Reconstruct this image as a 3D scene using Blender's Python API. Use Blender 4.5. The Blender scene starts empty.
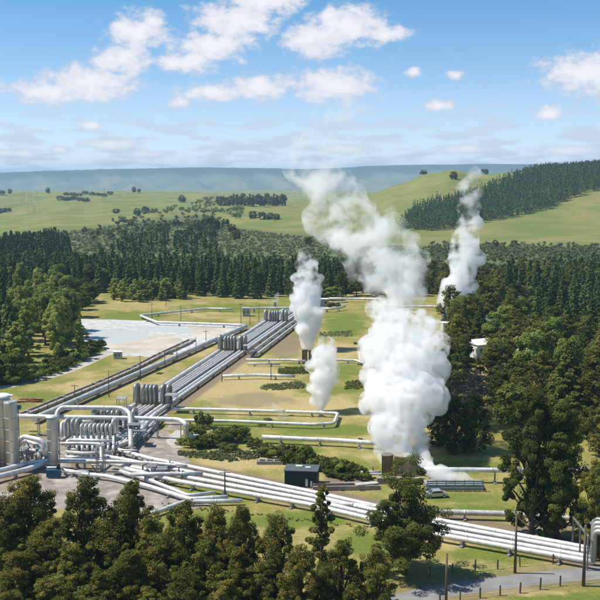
import bpy, bmesh, math, random
import numpy as np
from mathutils import Vector, Matrix, noise as mnoise

random.seed(7)
RNG = np.random.default_rng(7)
SC = bpy.context.scene
COL = SC.collection
R = math.radians
F = 1000.0; CAMZ = 60.0; PITCH = math.atan(0.12)
CP, SP = math.cos(PITCH), math.sin(PITCH)

# ------------------------------------------------------------ survey helpers
def ray(x, y):
    a, b = (x-300)/F, (300-y)/F
    return a, CP + b*SP, -SP + b*CP          # X, Y, Z components
def P(x, y, z=0.0):                           # place seen at (x, y) that lies at height z
    a, b, c = ray(x, y); t = (z-CAMZ)/c
    return Vector((a*t, b*t, z))
def PD(x, y, D):                              # place seen at (x, y) at northing D
    a, b, c = ray(x, y); t = D/b
    return Vector((a*t, D, CAMZ+c*t))
def px_of(X, Y, Z=0.0):
    dz = Z-CAMZ; dep = Y*CP - dz*SP; up = Y*SP + dz*CP
    return 300+F*X/dep, 300-F*up/dep

# ------------------------------------------------------------ object helpers
def tag(o, label=None, cat=None, group=None, kind=None):
    if label: o['label'] = label
    if cat: o['category'] = cat
    if group: o['group'] = group
    if kind: o['kind'] = kind
    return o
def link(name, me, mat=None, parent=None, loc=None):
    o = bpy.data.objects.new(name, me); COL.objects.link(o)
    if mat is not None and me is not None and not me.materials:
        for m in (mat if isinstance(mat, (list, tuple)) else [mat]): me.materials.append(m)
    if parent is not None: o.parent = parent
    if loc is not None: o.location = loc
    return o
def empty(name, loc, label, cat, group=None):
    o = bpy.data.objects.new(name, None); COL.objects.link(o); o.location = loc
    o.empty_display_size = .3
    return tag(o, label, cat, group)
def copy_tree(o, parent=None):
    c = o.copy(); COL.objects.link(c)
    if parent is not None: c.parent = parent
    for ch in [k for k in ALLCH.get(o.name, [])]:
        copy_tree(ch, c)
    return c
ALLCH = {}
def reg(parent, *chs):
    ALLCH.setdefault(parent.name, []).extend(chs)

class MB:
    def __init__(s): s.v=[]; s.f=[]; s.m=[]; s.smooth=[]
    def add(s, vs, fs, mi=0, sm=False):
        n=len(s.v); s.v.extend([tuple(v) for v in vs]); s.f.extend([tuple(i+n for i in f) for f in fs])
        s.m.extend([mi]*len(fs)); s.smooth.extend([sm]*len(fs)); return s
    def box(s, c, d, rz=0, mi=0, taper=1.0):
        x,y,z=d[0]/2,d[1]/2,d[2]/2; ca,sa=math.cos(rz),math.sin(rz); vs=[]
        for k,(dz,t) in enumerate(((-z,1.0),(z,taper))):
            for ax,ay in ((-x,-y),(x,-y),(x,y),(-x,y)):
                ax*=t; ay*=t
                vs.append((c[0]+ax*ca-ay*sa, c[1]+ax*sa+ay*ca, c[2]+dz))
        return s.add(vs, [(3,2,1,0),(4,5,6,7),(0,1,5,4),(1,2,6,5),(2,3,7,6),(3,0,4,7)], mi)
    def tube(s, pts, r, seg=10, mi=0, caps=True):
        pts=[Vector(p) for p in pts]; n=len(pts)
        rs = r if isinstance(r,(list,tuple)) else [r]*n
        vs=[]; up=None
        for i,p in enumerate(pts):
            if i==0: t=pts[1]-pts[0]
            elif i==n-1: t=pts[-1]-pts[-2]
            else: t=(pts[i+1]-p).normalized()+(p-pts[i-1]).normalized()
            if t.length<1e-6: t=Vector((0,0,1))
            t.normalize()
            if up is None: up = Vector((0,0,1)) if abs(t.z)<.9 else Vector((1,0,0))
            a=(up-t*up.dot(t))
            if a.length<1e-4: a=t.orthogonal()
            a.normalize(); up=a; b=t.cross(a)
            for k in range(seg):
                an=2*math.pi*k/seg; vs.append(p+(a*math.cos(an)+b*math.sin(an))*rs[i])
        fs=[]
        for i in range(n-1):
            for k in range(seg):
                k2=(k+1)%seg; fs.append((i*seg+k, i*seg+k2, (i+1)*seg+k2, (i+1)*seg+k))
        s.add(vs, fs, mi, True)
        if caps:
            b0=len(s.v)-len(vs)
            s.f.append(tuple(b0+k for k in range(seg))[::-1]); s.f.append(tuple(b0+(n-1)*seg+k for k in range(seg)))
            s.m.extend([mi,mi]); s.smooth.extend([False,False])
        return s
    def lathe(s, c, prof, seg=24, mi=0):
        vs=[]; fs=[]
        for r_,z in prof:
            for k in range(seg):
                an=2*math.pi*k/seg; vs.append((c[0]+r_*math.cos(an), c[1]+r_*math.sin(an), c[2]+z))
        for i in range(len(prof)-1):
            for k in range(seg):
                k2=(k+1)%seg; fs.append((i*seg+k,i*seg+k2,(i+1)*seg+k2,(i+1)*seg+k))
        s.add(vs,fs,mi,True)
        b0=len(s.v)-len(vs)
        s.f.append(tuple(b0+k for k in range(seg))[::-1]); s.f.append(tuple(b0+(len(prof)-1)*seg+k for k in range(seg)))
        s.m.extend([mi,mi]); s.smooth.extend([False,False])
        return s
    def mesh(s, name):
        me=bpy.data.meshes.new(name); me.from_pydata(s.v,[],s.f)
        me.polygons.foreach_set('material_index', s.m); me.polygons.foreach_set('use_smooth', s.smooth)
        me.update(); return me
    def build(s, name, mat, parent=None, loc=None):
        o=link(name, s.mesh(name), mat, parent, loc)
        if parent is not None: reg(parent, o)
        return o

# ------------------------------------------------------------ materials
def newmat(name):
    m=bpy.data.materials.new(name); m.use_nodes=True; nt=m.node_tree; nt.nodes.clear()
    out=nt.nodes.new('ShaderNodeOutputMaterial'); return m,nt,out
def N(nt, typ, **kw):
    n=nt.nodes.new(typ)
    for k,v in kw.items():
        if k.startswith('i_'):
            key=k[2:]; key=int(key) if key.isdigit() else key.replace('_',' ')
            n.inputs[key].default_value=v
        else: setattr(n,k,v)
    return n
def ramp(nt, stops, interp='LINEAR'):
    n=nt.nodes.new('ShaderNodeValToRGB'); cr=n.color_ramp; cr.interpolation=interp
    while len(cr.elements)<len(stops): cr.elements.new(0.5)
    for e,(p,c) in zip(cr.elements,stops):
        e.position=p; e.color=(c[0],c[1],c[2],1)
    return n
def noise_mat(name, c1, c2, scale=1.0, rough=.8, metal=0.0, detail=6, c3=None, bump=0.0, spec=.3, coord='Object', stretch=(1,1,1)):
    m,nt,out=newmat(name); L=nt.links.new
    tc=N(nt,'ShaderNodeTexCoord'); mp=N(nt,'ShaderNodeMapping'); mp.inputs['Scale'].default_value=stretch
    L(tc.outputs[coord],mp.inputs[0])
    nz=N(nt,'ShaderNodeTexNoise'); nz.inputs['Scale'].default_value=scale; nz.inputs['Detail'].default_value=detail
    nz.inputs['Roughness'].default_value=.65; L(mp.outputs[0],nz.inputs['Vector'])
    st=[(.32,c1),(.68,c2)] if c3 is None else [(.3,c1),(.5,c2),(.7,c3)]
    rp=ramp(nt,st); L(nz.outputs['Fac'],rp.inputs[0])
    b=N(nt,'ShaderNodeBsdfPrincipled'); b.inputs['Roughness'].default_value=rough; b.inputs['Metallic'].default_value=metal
    b.inputs['Specular IOR Level'].default_value=spec
    L(rp.outputs[0],b.inputs['Base Color'])
    if bump>0:
        bp=N(nt,'ShaderNodeBump'); bp.inputs['Strength'].default_value=bump; bp.inputs['Distance'].default_value=.1
        L(nz.outputs['Fac'],bp.inputs['Height']); L(bp.outputs[0],b.inputs['Normal'])
    L(b.outputs[0],out.inputs[0]); return m

M={}
M['clad']   = noise_mat('aluminium_cladding',(.42,.41,.385),(.68,.68,.66),.8,.45,.3,9,c3=(.80,.80,.79))
M['clad_old']= noise_mat('weathered_cladding',(.30,.285,.26),(.52,.51,.48),.8,.5,.3,9,c3=(.64,.63,.60))
M['clad_dull']= noise_mat('dull_galvanised',(.26,.27,.27),(.46,.46,.45),.8,.55,.45,5)
M['loop'] = noise_mat('loop_cladding',(.24,.24,.23),(.44,.44,.42),.5,.45,.45,5)
M['vessel'] = noise_mat('vessel_cladding',(.36,.36,.33),(.66,.66,.62),.6,.42,.6,5,stretch=(1,1,.12))
M['steel']  = noise_mat('grey_steel',(.16,.17,.17),(.33,.34,.34),1.5,.55,.5,4)
M['concrete']=noise_mat('concrete',(.22,.20,.17),(.42,.39,.34),.5,.9,0,8,bump=.2)
M['conc_stain']=noise_mat('stained_concrete',(.10,.085,.065),(.34,.29,.23),.45,.9,0,8,stretch=(1,1,.25))
M['brownconc']=noise_mat('silica_brown_concrete',(.22,.17,.125),(.42,.35,.28),.4,.9,0,7)
M['rust']   = noise_mat('rusty_steel',(.16,.055,.03),(.34,.15,.09),2.0,.8,.1,6)
M['wood']   = noise_mat('weathered_wood',(.07,.055,.04),(.17,.14,.105),3,.85,0,6,stretch=(1,1,.1))
M['bark']   = noise_mat('bark',(.06,.045,.032),(.16,.13,.10),3,.9,0,6)
M['blue']   = noise_mat('blue_paint',(.012,.06,.12),(.03,.10,.17),2,.4)
M['bluepale']= noise_mat('pale_blue_coating',(.30,.40,.50),(.48,.56,.62),.8,.5)
M['shed']   = noise_mat('dark_green_paint',(.008,.022,.018),(.018,.04,.03),2,.5)
M['shedroof']= noise_mat('grey_roof_sheet',(.06,.07,.075),(.11,.12,.12),2,.5)
M['white']  = noise_mat('white_paint',(.66,.66,.64),(.82,.82,.80),1,.5)
M['roofwhite']=noise_mat('white_roof',(.70,.68,.63),(.85,.84,.8),.5,.5)
M['cream']  = noise_mat('cream_wall',(.5,.46,.34),(.62,.58,.45),1,.7)
M['asphalt']= noise_mat('asphalt',(.17,.165,.16),(.27,.26,.25),.25,.9,0,9)
M['gravel'] = noise_mat('gravel',(.13,.11,.09),(.27,.235,.20),.35,.95,0,12,c3=(.42,.37,.32))
M['track']  = noise_mat('pale_track',(.30,.28,.25),(.5,.47,.42),.2,.95,0,9)
M['dirt']   = noise_mat('bare_dirt',(.14,.10,.065),(.32,.25,.17),.18,.95,0,10)
M['silica'] = noise_mat('white_silica',(.30,.30,.29),(.60,.60,.58),.35,.9,0,9)
M['sand']   = noise_mat('pink_sand',(.36,.31,.25),(.56,.51,.44),.09,.95,0,9)
M['pipewhite']= noise_mat('bright_cladding',(.40,.385,.36),(.66,.655,.64),.9,.5,.25,9,c3=(.76,.76,.75))
M['glass']  = noise_mat('window_glass',(.02,.025,.03),(.05,.06,.07),2,.1)
M['tyre']   = noise_mat('tyre_rubber',(.02,.02,.02),(.04,.04,.04),2,.8)
M['carpaint']= noise_mat('silver_car_paint',(.5,.52,.54),(.56,.58,.6),1,.25,.6)
M['wire']   = noise_mat('wire',(.08,.08,.08),(.14,.14,.14),1,.5,.6)

def water_mat(name, col, rough):
    m,nt,out=newmat(name); L=nt.links.new
    b=N(nt,'ShaderNodeBsdfPrincipled'); b.inputs['Base Color'].default_value=(*col,1); b.inputs['Roughness'].default_value=rough
    tc=N(nt,'ShaderNodeTexCoord'); nz=N(nt,'ShaderNodeTexNoise'); nz.inputs['Scale'].default_value=.35; nz.inputs['Detail'].default_value=5
    L(tc.outputs['Object'],nz.inputs['Vector']); bp=N(nt,'ShaderNodeBump'); bp.inputs['Strength'].default_value=.25
    L(nz.outputs['Fac'],bp.inputs['Height']); L(bp.outputs[0],b.inputs['Normal']); L(b.outputs[0],out.inputs[0]); return m
M['pond']=water_mat('milky_pond_water',(.43,.45,.43),.5)

def leaf_mat(name, dark, mid, tip, trans=.36):
    m,nt,out=newmat(name); L=nt.links.new
    at=N(nt,'ShaderNodeAttribute'); at.attribute_name='tint'
    oi=N(nt,'ShaderNodeObjectInfo')
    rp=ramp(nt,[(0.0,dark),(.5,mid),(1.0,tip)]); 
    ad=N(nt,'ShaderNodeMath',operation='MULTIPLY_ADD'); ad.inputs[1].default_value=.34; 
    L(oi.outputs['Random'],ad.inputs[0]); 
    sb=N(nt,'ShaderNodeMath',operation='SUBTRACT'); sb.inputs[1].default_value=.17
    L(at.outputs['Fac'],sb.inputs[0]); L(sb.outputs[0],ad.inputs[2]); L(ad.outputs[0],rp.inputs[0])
    hs=N(nt,'ShaderNodeHueSaturation'); L(rp.outputs[0],hs.inputs['Color'])
    ma=N(nt,'ShaderNodeMath',operation='MULTIPLY_ADD'); ma.inputs[1].default_value=.45; ma.inputs[2].default_value=.78
    ml=N(nt,'ShaderNodeMath',operation='FRACT'); mm=N(nt,'ShaderNodeMath',operation='MULTIPLY'); mm.inputs[1].default_value=7.31
    L(oi.outputs['Random'],mm.inputs[0]); L(mm.outputs[0],ml.inputs[0]); L(ml.outputs[0],ma.inputs[0]); L(ma.outputs[0],hs.inputs['Value'])
    df=N(nt,'ShaderNodeBsdfPrincipled'); df.inputs['Roughness'].default_value=.7; df.inputs['Specular IOR Level'].default_value=.08
    tr=N(nt,'ShaderNodeBsdfTranslucent'); mx=N(nt,'ShaderNodeMixShader'); mx.inputs[0].default_value=trans
    L(hs.outputs[0],df.inputs['Base Color']); L(hs.outputs[0],tr.inputs['Color'])
    L(df.outputs[0],mx.inputs[1]); L(tr.outputs[0],mx.inputs[2]); L(mx.outputs[0],out.inputs[0]); return m
M['l_euc'] = leaf_mat('olive_leaves',(.060,.072,.013),(.145,.158,.028),(.27,.20,.05))
M['l_dark']= leaf_mat('dark_green_leaves',(.042,.062,.013),(.100,.128,.026),(.19,.185,.042))
M['l_green']=leaf_mat('mid_green_leaves',(.075,.115,.022),(.15,.205,.04),(.25,.28,.065))
M['l_light']=leaf_mat('light_green_leaves',(.16,.22,.036),(.28,.33,.07),(.40,.41,.11))
M['l_pine']= leaf_mat('pine_needles',(.040,.072,.020),(.085,.135,.036),(.15,.20,.055),.1)
M['l_scrub']=leaf_mat('scrub_leaves',(.10,.13,.05),(.18,.205,.085),(.26,.27,.12))
M['l_grass']=leaf_mat('grass_blades',(.17,.17,.045),(.24,.23,.065),(.34,.30,.10),.4)
M['l_bare'] =leaf_mat('bare_twigs',(.06,.05,.04),(.10,.085,.065),(.14,.11,.085),.05)

# ------------------------------------------------------------ terrain
TX = np.array([-900,-300,0,60,120,200,260,300,340,370,400,428,450,480,520,560,600,700,1000,1500],float)
def row(d): return d
TD = [ # distance, seen height of the bare ground per bearing column
 (520, None),
 (760, [259]*20),
 (1000,[246,246,244,243,242,243,243,243,244,244,244,244,244,244,244,244,244,244,244,244]),
 (1200,[240,240,239,235,233,233,233,233,233,233,232,231,231,231,231,230,229,228,230,235]),
 (1400,[234,234,234,228,225,226,225,224,224,222,218,214,213,211,210,208,205,203,208,218]),
 (1560,[230,230,230,223,220,221,219,218,217,212,203,195,196,192,191,188,184,182,190,206]),
 (1720,[226,226,226,219,216,217,214,212,210,201,191,182,176,182,176,178,174,173,176,195]),
 (1900,[221,221,221,215,212,212,210,209,206,195,184,174,170,175,172,174,171,171,173,188]),
 (2200,[213,213,213,208,206,205,205,205,204,198,186,178,181,178,180,178,176,176,178,186]),
 (2600,[204,204,204,201,199,199,202,203,204,200,193,188,188,188,188,188,188,188,188,190]),
 (3200,[195,195,194,193,193,193,201,203,203,200,197,194,194,194,194,194,194,194,194,194]),
 (4200,[194]*20),
 (6500,[192]*20),
 (8800,[189,189,190,190,190,189,189,189,189,188,186,186,186,186,186,186,186,186,186,186]),
 (10000,[181,181,181,180,179,178,178,179,180,178,176,176,176,176,175,174,174,174,174,174]),
 (10800,[174,174,173.5,171.5,169.8,168.0,169,170,169,167,166,165.5,165.5,165,165.5,165,164.5,165,166,168]),
 (12500,[175,175,174,172,171,170,170,171,170,168,167,167,167,166,166,166,166,166,167,169]),
 (16000,[182]*20)]
_D=np.array([r[0] for r in TD],float)
_Z=[]
for d,ys in TD:
    if ys is None: _Z.append(np.zeros(len(TX)))
    else:
        ys=np.array(ys,float); b=(300-ys)/F
        _Z.append(CAMZ + d*(-SP+b*CP)/(CP+b*SP))
_Z=np.array(_Z)
def smoothf(t): return t*t*(3-2*t)
_oct=[]
_r2=np.random.default_rng(3)
for k in range(7): _oct.append((_r2.uniform(0,6.28),_r2.uniform(0,6.28),_r2.uniform(0,6.28),_r2.uniform(0,6.28)))
def wob(X,Y,wl):
    s=0
    for i,(a,b,c,d) in enumerate(_oct):
        th=a; k=2*math.pi/(wl*(1.0/(1+.45*i)))
        s=s+np.sin(k*(X*np.cos(th)+Y*np.sin(th))+b+1.3*np.sin(k*.6*(X*np.cos(c)+Y*np.sin(c))+d))/(1+.5*i)
    return s/3.2
def height(X,Y):
    X=np.asarray(X,float); Y=np.asarray(Y,float)
    dist=np.hypot(X,Y)
    Yp=np.maximum(Y,1.0)
    xs=np.where(Y>1, 300+F*X/(Yp*CP+CAMZ*SP), np.where(X>0,1500,-900))
    xs=np.clip(xs,TX[0],TX[-1])
    D=np.where(Y>1,Y,0)
    D=np.maximum(D, dist*.35); D=np.clip(D,_D[0],_D[-1])
    i=np.clip(np.searchsorted(_D,D,side='right')-1,0,len(_D)-2)
    j=np.clip(np.searchsorted(TX,xs,side='right')-1,0,len(TX)-2)
    t=(D-_D[i])/(_D[i+1]-_D[i]); u=(xs-TX[j])/(TX[j+1]-TX[j]); us=smoothf(u)*.6+u*.4
    # catmull-rom along distance
    def col(jj):
        im=np.clip(i-1,0,len(_D)-1); ip=i+1; ipp=np.clip(i+2,0,len(_D)-1)
        p0,p1,p2,p3=_Z[im,jj],_Z[i,jj],_Z[ip,jj],_Z[ipp,jj]
        d1=(_D[ip]-_D[i]); m1=np.where(i>0,(p2-p0)/(_D[ip]-_D[im]),0)*d1; m2=(p3-p1)/np.maximum(_D[ipp]-_D[i],1)*d1
        t2=t*t;t3=t2*t
        return (2*t3-3*t2+1)*p1+(t3-2*t2+t)*m1+(-2*t3+3*t2)*p2+(t3-t2)*m2
    z=col(j)*(1-us)+col(j+1)*us
    z=np.where(D<=_D[0],0,z)
    amp=np.clip((D-620)/900,0,1)
    calm=1-.8*np.clip((xs-335)/30,0,1); z=z+calm*wob(X,Y,420)*6.5*amp*np.clip(Y/1500,0,1)*(Y<8000)+calm*wob(X,Y,260)*3.0*amp*np.clip(D/2500,.5,2.2)+wob(X+99,Y,70)*.8*amp
    far=np.clip((D-8000)/1500,0,1)
    face=np.clip((D-8600)/700,0,1)*np.clip((10900-D)/500,0,1)
    wx=X+90*np.sin(Y/420.0)+.35*(Y-9000)
    z=z+face*(np.abs(np.sin(wx/165.0+1.1*np.sin(X/610.0)))*-38+np.abs(np.sin(wx/71.0+X/900.0))*-15)+far*wob(X,Y*.4,900)*7*np.clip((11500-D)/1500,0,1)
    # lookout hill the camera stands on
    z=z+57.6*np.exp(-(dist/41.0)**2)
    return z
def Hh(X,Y): return float(height(np.array([X]),np.array([Y]))[0])

def patch(xs,ys,cx,cy,rx,ry,soft=.5,warp=0):
    d=np.hypot((xs-cx)/rx,(ys-cy)/ry)+warp
    return np.clip((1-d)/soft,0,1)
def seg_mask(X,Y,pts,w,soft):
    best=np.full(X.shape,1e9)
    for a,b in zip(pts[:-1],pts[1:]):
        ax,ay,bx,by=a[0],a[1],b[0],b[1]; dx,dy=bx-ax,by-ay
        t=np.clip(((X-ax)*dx+(Y-ay)*dy)/(dx*dx+dy*dy+1e-9),0,1)
        best=np.minimum(best,np.hypot(X-ax-t*dx,Y-ay-t*dy))
    return np.clip((w-best)/soft+.5,0,1)
def in_poly(xs,ys,poly):
    ins=np.zeros(xs.shape,bool); n=len(poly)
    for k in range(n):
        x1,y1=poly[k]; x2,y2=poly[(k+1)%n]
        c=((y1>ys)!=(y2>ys))&(xs<(x2-x1)*(ys-y1)/((y2-y1) if y2!=y1 else 1e-9)+x1)
        ins^=c
    return ins

def build_terrain():
    inner=np.radians(np.linspace(-21,21,420)); 
    out=np.radians(np.linspace(21,339,92)[1:-1])
    th=np.concatenate([inner,out]); nth=len(th)
    rr=np.concatenate([[4,10,18,26,34,44,56,68,80,92,104,112],np.arange(118,330,1.6),np.arange(331,560,2.6),560*1.0165**np.arange(1,206)])
    rr=rr[rr<16000]; nr=len(rr)
    TH,RR=np.meshgrid(th,rr); X=RR*np.sin(TH); Y=RR*np.cos(TH); Z=height(X,Y)
    v=np.stack([X.ravel(),Y.ravel(),Z.ravel()],1)
    v=np.vstack([v,[[0,0,Hh(0,0)]]])
    me=bpy.data.meshes.new('ground')
    i=np.arange(nr-1)[:,None]*nth; j=np.arange(nth)[None,:]; j2=(j+1)%nth
    q=np.stack([i+j,i+j2,i+nth+j2,i+nth+j],-1).reshape(-1,4)[:, ::-1]
    faces=q.tolist()+[[len(v)-1,(k+1)%nth,k] for k in range(nth)]
    me.from_pydata(v.tolist(),[],faces); me.polygons.foreach_set('use_smooth',[True]*len(faces))
    X=v[:,0];Y=v[:,1];Z=v[:,2]
    dep=np.maximum(Y*CP-(Z-CAMZ)*SP,1); xs=300+F*X/dep; ys=300-F*(Y*SP+(Z-CAMZ)*CP)/dep
    front=(Y>20)
    # zones: R green lushness, G bare/dry, B scrub/dark, A unused
    g=.45+.30*wob(X,Y,60)+.2*wob(X+31,Y-8,17)
    dry=.35+.35*wob(X-50,Y+11,85)+.2*wob(X,Y+77,23)
    dirt=np.zeros(len(X)); scr=np.zeros(len(X)); 
    w=.25*wob(X,Y,14)
    near=Y<620
    def G(cx,cy,rx,ry,val,which,soft=.5):
        nonlocal g,dry,dirt
        m=patch(xs,ys,cx,cy,rx,ry,soft,w)*near*front
        if which=='g': g=g*(1-m)+val*m; dry=dry*(1-m)+(1-val)*.4*m
        if which=='d': dry=dry*(1-m)+val*m; g=g*(1-m)+.25*m
        if which=='b': dirt=np.maximum(dirt,val*m)
    G(250,385,60,32,.9,'d'); G(255,400,60,12,.6,'b'); G(285,345,30,20,.7,'b'); G(300,405,60,9,.9,'d')
    G(245,308,80,6,.8,'g'); G(345,325,26,14,.95,'g'); G(330,430,60,7,1,'g'); G(255,424,50,5,.9,'g')
    G(330,350,40,10,.9,'d'); G(335,372,32,10,.8,'g'); G(240,462,60,12,.9,'d'); G(225,470,60,6,.35,'b'); G(345,465,40,10,.7,'g')
    G(300,450,30,6,.8,'g'); G(345,480,30,6,.9,'b'); G(470,466,60,7,.9,'g'); G(470,508,50,4,.95,'g'); G(460,498,60,6,.8,'g')
    G(300,520,60,10,1,'g'); G(200,520,60,10,.8,'g'); G(370,545,40,14,1,'g'); G(480,555,80,9,.8,'g'); G(440,545,30,8,.8,'d')
    G(560,597,80,7,1,'g'); G(420,555,40,8,.5,'d'); G(520,592,80,4,.9,'d'); G(560,527,70,6,.7,'b'); G(480,515,80,3,.7,'b')
    G(60,390,70,14,.75,'g'); G(75,388,60,7,.6,'d'); G(110,385,60,8,.8,'d'); G(180,350,60,9,.85,'d'); G(130,316,40,8,.8,'g')
    G(160,395,40,12,.8,'d'); G(20,418,30,5,.7,'b'); G(130,305,40,8,.5,'d')
    G(30,470,120,30,.9,'b'); G(150,500,60,14,.7,'b'); G(170,440,14,8,.8,'d')
    G(90,466,14,3,.95,'d'); G(330,390,40,5,.8,'g'); G(390,440,40,8,.8,'d'); G(20,455,60,14,.8,'b')
    # worn ground under the pipelines
    B0=(-62,160);
    dirt=np.maximum(dirt,.85*seg_mask(X,Y,[(-58,222),(-38.5,262),(-5,440)],8.5,3)*near)
    dirt=np.maximum(dirt,.9*seg_mask(X,Y,[tuple(P(120,458)[:2]),tuple(P(310,497)[:2]),tuple(P(600,556)[:2]),tuple(P(760,585)[:2])],6.2,2.5)*near)
    dirt=np.maximum(dirt,.7*seg_mask(X,Y,[tuple(P(40,420)[:2]),tuple(P(246,327)[:2])],2.6,2)*near)
    # verge of the road
    dirt=np.maximum(dirt,.55*seg_mask(X,Y,[tuple(P(395,604)[:2]),tuple(P(470,587)[:2]),tuple(P(560,576)[:2]),tuple(P(640,568)[:2])],5.5,2.5)*near)
    # valley scrub & hills
    scr=np.clip((Y-590)/120,0,1)*np.clip((1500-Y)/300,0,1)
    edge=np.interp(xs,[-500,0,60,100,150,205,215,330,345,400,430,600,1200],[243,241,231,226,219,214,226,238,243,245,246,246,246])
    scr=np.where((Y>560),np.clip((ys-edge+wob(X,Y,90)*2.5)/3+.5,0,1),0)
    dirt=np.where(Y>560,0,dirt)
    hillg=np.clip((Y-560)/60,0,1)
    ca=np.clip(np.stack([g,dry,dirt,scr],1),0,1).astype(np.float32)
    at=me.color_attributes.new('zone','FLOAT_COLOR','POINT'); at.data.foreach_set('color',ca.ravel())
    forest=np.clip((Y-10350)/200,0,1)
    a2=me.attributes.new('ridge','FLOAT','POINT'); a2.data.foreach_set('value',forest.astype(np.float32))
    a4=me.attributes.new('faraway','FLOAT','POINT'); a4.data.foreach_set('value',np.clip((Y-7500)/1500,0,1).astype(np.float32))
    a3=me.attributes.new('pasture','FLOAT','POINT'); a3.data.foreach_set('value',hillg.astype(np.float32))
    m,nt,out=newmat('grassland'); L=nt.links.new
    zn=N(nt,'ShaderNodeAttribute'); zn.attribute_name='zone'; sp=N(nt,'ShaderNodeSeparateColor'); L(zn.outputs['Color'],sp.inputs[0])
    rd=N(nt,'ShaderNodeAttribute'); rd.attribute_name='ridge'
    pa=N(nt,'ShaderNodeAttribute'); pa.attribute_name='pasture'
    fa=N(nt,'ShaderNodeAttribute'); fa.attribute_name='faraway'
    tc=N(nt,'ShaderNodeTexCoord')
    def nz(sc,det=8,ro=.65):
        n=N(nt,'ShaderNodeTexNoise'); n.inputs['Scale'].default_value=sc; n.inputs['Detail'].default_value=det; n.inputs['Roughness'].default_value=ro
        L(tc.outputs['Object'],n.inputs['Vector']); return n.outputs['Fac']
    def mix(f,a,b):
        n=N(nt,'ShaderNodeMix',data_type='RGBA'); 
        for s_,v in ((0,f),(6,a),(7,b)):
            if isinstance(v,(tuple,float,int)): n.inputs[s_].default_value=(*v,1) if isinstance(v,tuple) else v
            else: L(v,n.inputs[s_])
        return n.outputs[2]
    def madd(a,b,c,clamp=True):
        n=N(nt,'ShaderNodeMath',operation='MULTIPLY_ADD',use_clamp=clamp)
        for k,v in enumerate((a,b,c)):
            if isinstance(v,(int,float)): n.inputs[k].default_value=v
            else: L(v,n.inputs[k])
        return n.outputs[0]
    def mthr(v,lo,hi):
        n=N(nt,'ShaderNodeMapRange',interpolation_type='SMOOTHSTEP'); L(v,n.inputs[0]); n.inputs[1].default_value=lo; n.inputs[2].default_value=hi; return n.outputs[0]
    n1=nz(.22,9,.72); n1b=nz(.13,10,.74); n5=nz(3.1,4,.6); n2=nz(1.3,7,.7); n3=nz(.035,6,.6); n4=nz(.012,7,.6)
    a_=N(nt,'ShaderNodeMath',operation='ADD'); L(sp.outputs[0],a_.inputs[0]); L(madd(n1,1.5,-.75,False),a_.inputs[1])
    green=mix(mthr(a_.outputs[0],.2,.95),(.25,.22,.062),(.135,.175,.032))
    b_=N(nt,'ShaderNodeMath',operation='ADD'); L(sp.outputs[1],b_.inputs[0]); L(madd(n1b,-1.9,.95,False),b_.inputs[1])
    c1=mix(mthr(b_.outputs[0],.15,.85),green,(.40,.32,.15))
    c_=N(nt,'ShaderNodeMath',operation='ADD'); L(sp.outputs[2],c_.inputs[0]); L(madd(n2,.9,-.5,False),c_.inputs[1])
    dcol=mix(n1,(.13,.095,.06),(.32,.25,.17))
    c2=mix(mthr(c_.outputs[0],.25,.75),c1,dcol)
    past=mix(mthr(n4,.35,.65),(.135,.17,.042),(.23,.215,.07))
    past=mix(mthr(n3,.45,.8),past,(.165,.175,.055))
    c3=mix(pa.outputs['Fac'],c2,past)
    scol=mix(mthr(nz(.09,9,.75),.35,.68),(.075,.095,.035),(.16,.175,.07))
    c4=mix(zn.outputs['Alpha'],c3,scol)
    fm=N(nt,'ShaderNodeMapping'); fm.inputs['Scale'].default_value=(.0034,.0007,.004); L(tc.outputs['Object'],fm.inputs[0])
    fn=N(nt,'ShaderNodeTexNoise'); fn.inputs['Scale'].default_value=1; fn.inputs['Detail'].default_value=7; fn.inputs['Roughness'].default_value=.62; L(fm.outputs[0],fn.inputs['Vector'])
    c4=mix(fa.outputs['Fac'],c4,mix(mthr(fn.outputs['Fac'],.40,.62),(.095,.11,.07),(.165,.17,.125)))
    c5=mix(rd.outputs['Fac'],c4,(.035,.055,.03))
    grain=madd(n2,1.15,.40,False); g5=N(nt,'ShaderNodeMath',operation='MULTIPLY'); L(grain,g5.inputs[0]); L(madd(n5,.7,.65,False),g5.inputs[1]); grain=g5.outputs[0]
    mulc=N(nt,'ShaderNodeVectorMath',operation='SCALE'); L(c5,mulc.inputs[0]); L(grain,mulc.inputs['Scale'])
    b=N(nt,'ShaderNodeBsdfPrincipled'); b.inputs['Roughness'].default_value=.95; b.inputs['Specular IOR Level'].default_value=.1
    L(mulc.outputs[0],b.inputs['Base Color'])
    bp=N(nt,'ShaderNodeBump'); bp.inputs['Strength'].default_value=.6; bp.inputs['Distance'].default_value=.35; L(n2,bp.inputs['Height']); L(bp.outputs[0],b.inputs['Normal'])
    L(b.outputs[0],out.inputs[0])
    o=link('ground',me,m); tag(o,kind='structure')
    return o
build_terrain()

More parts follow.
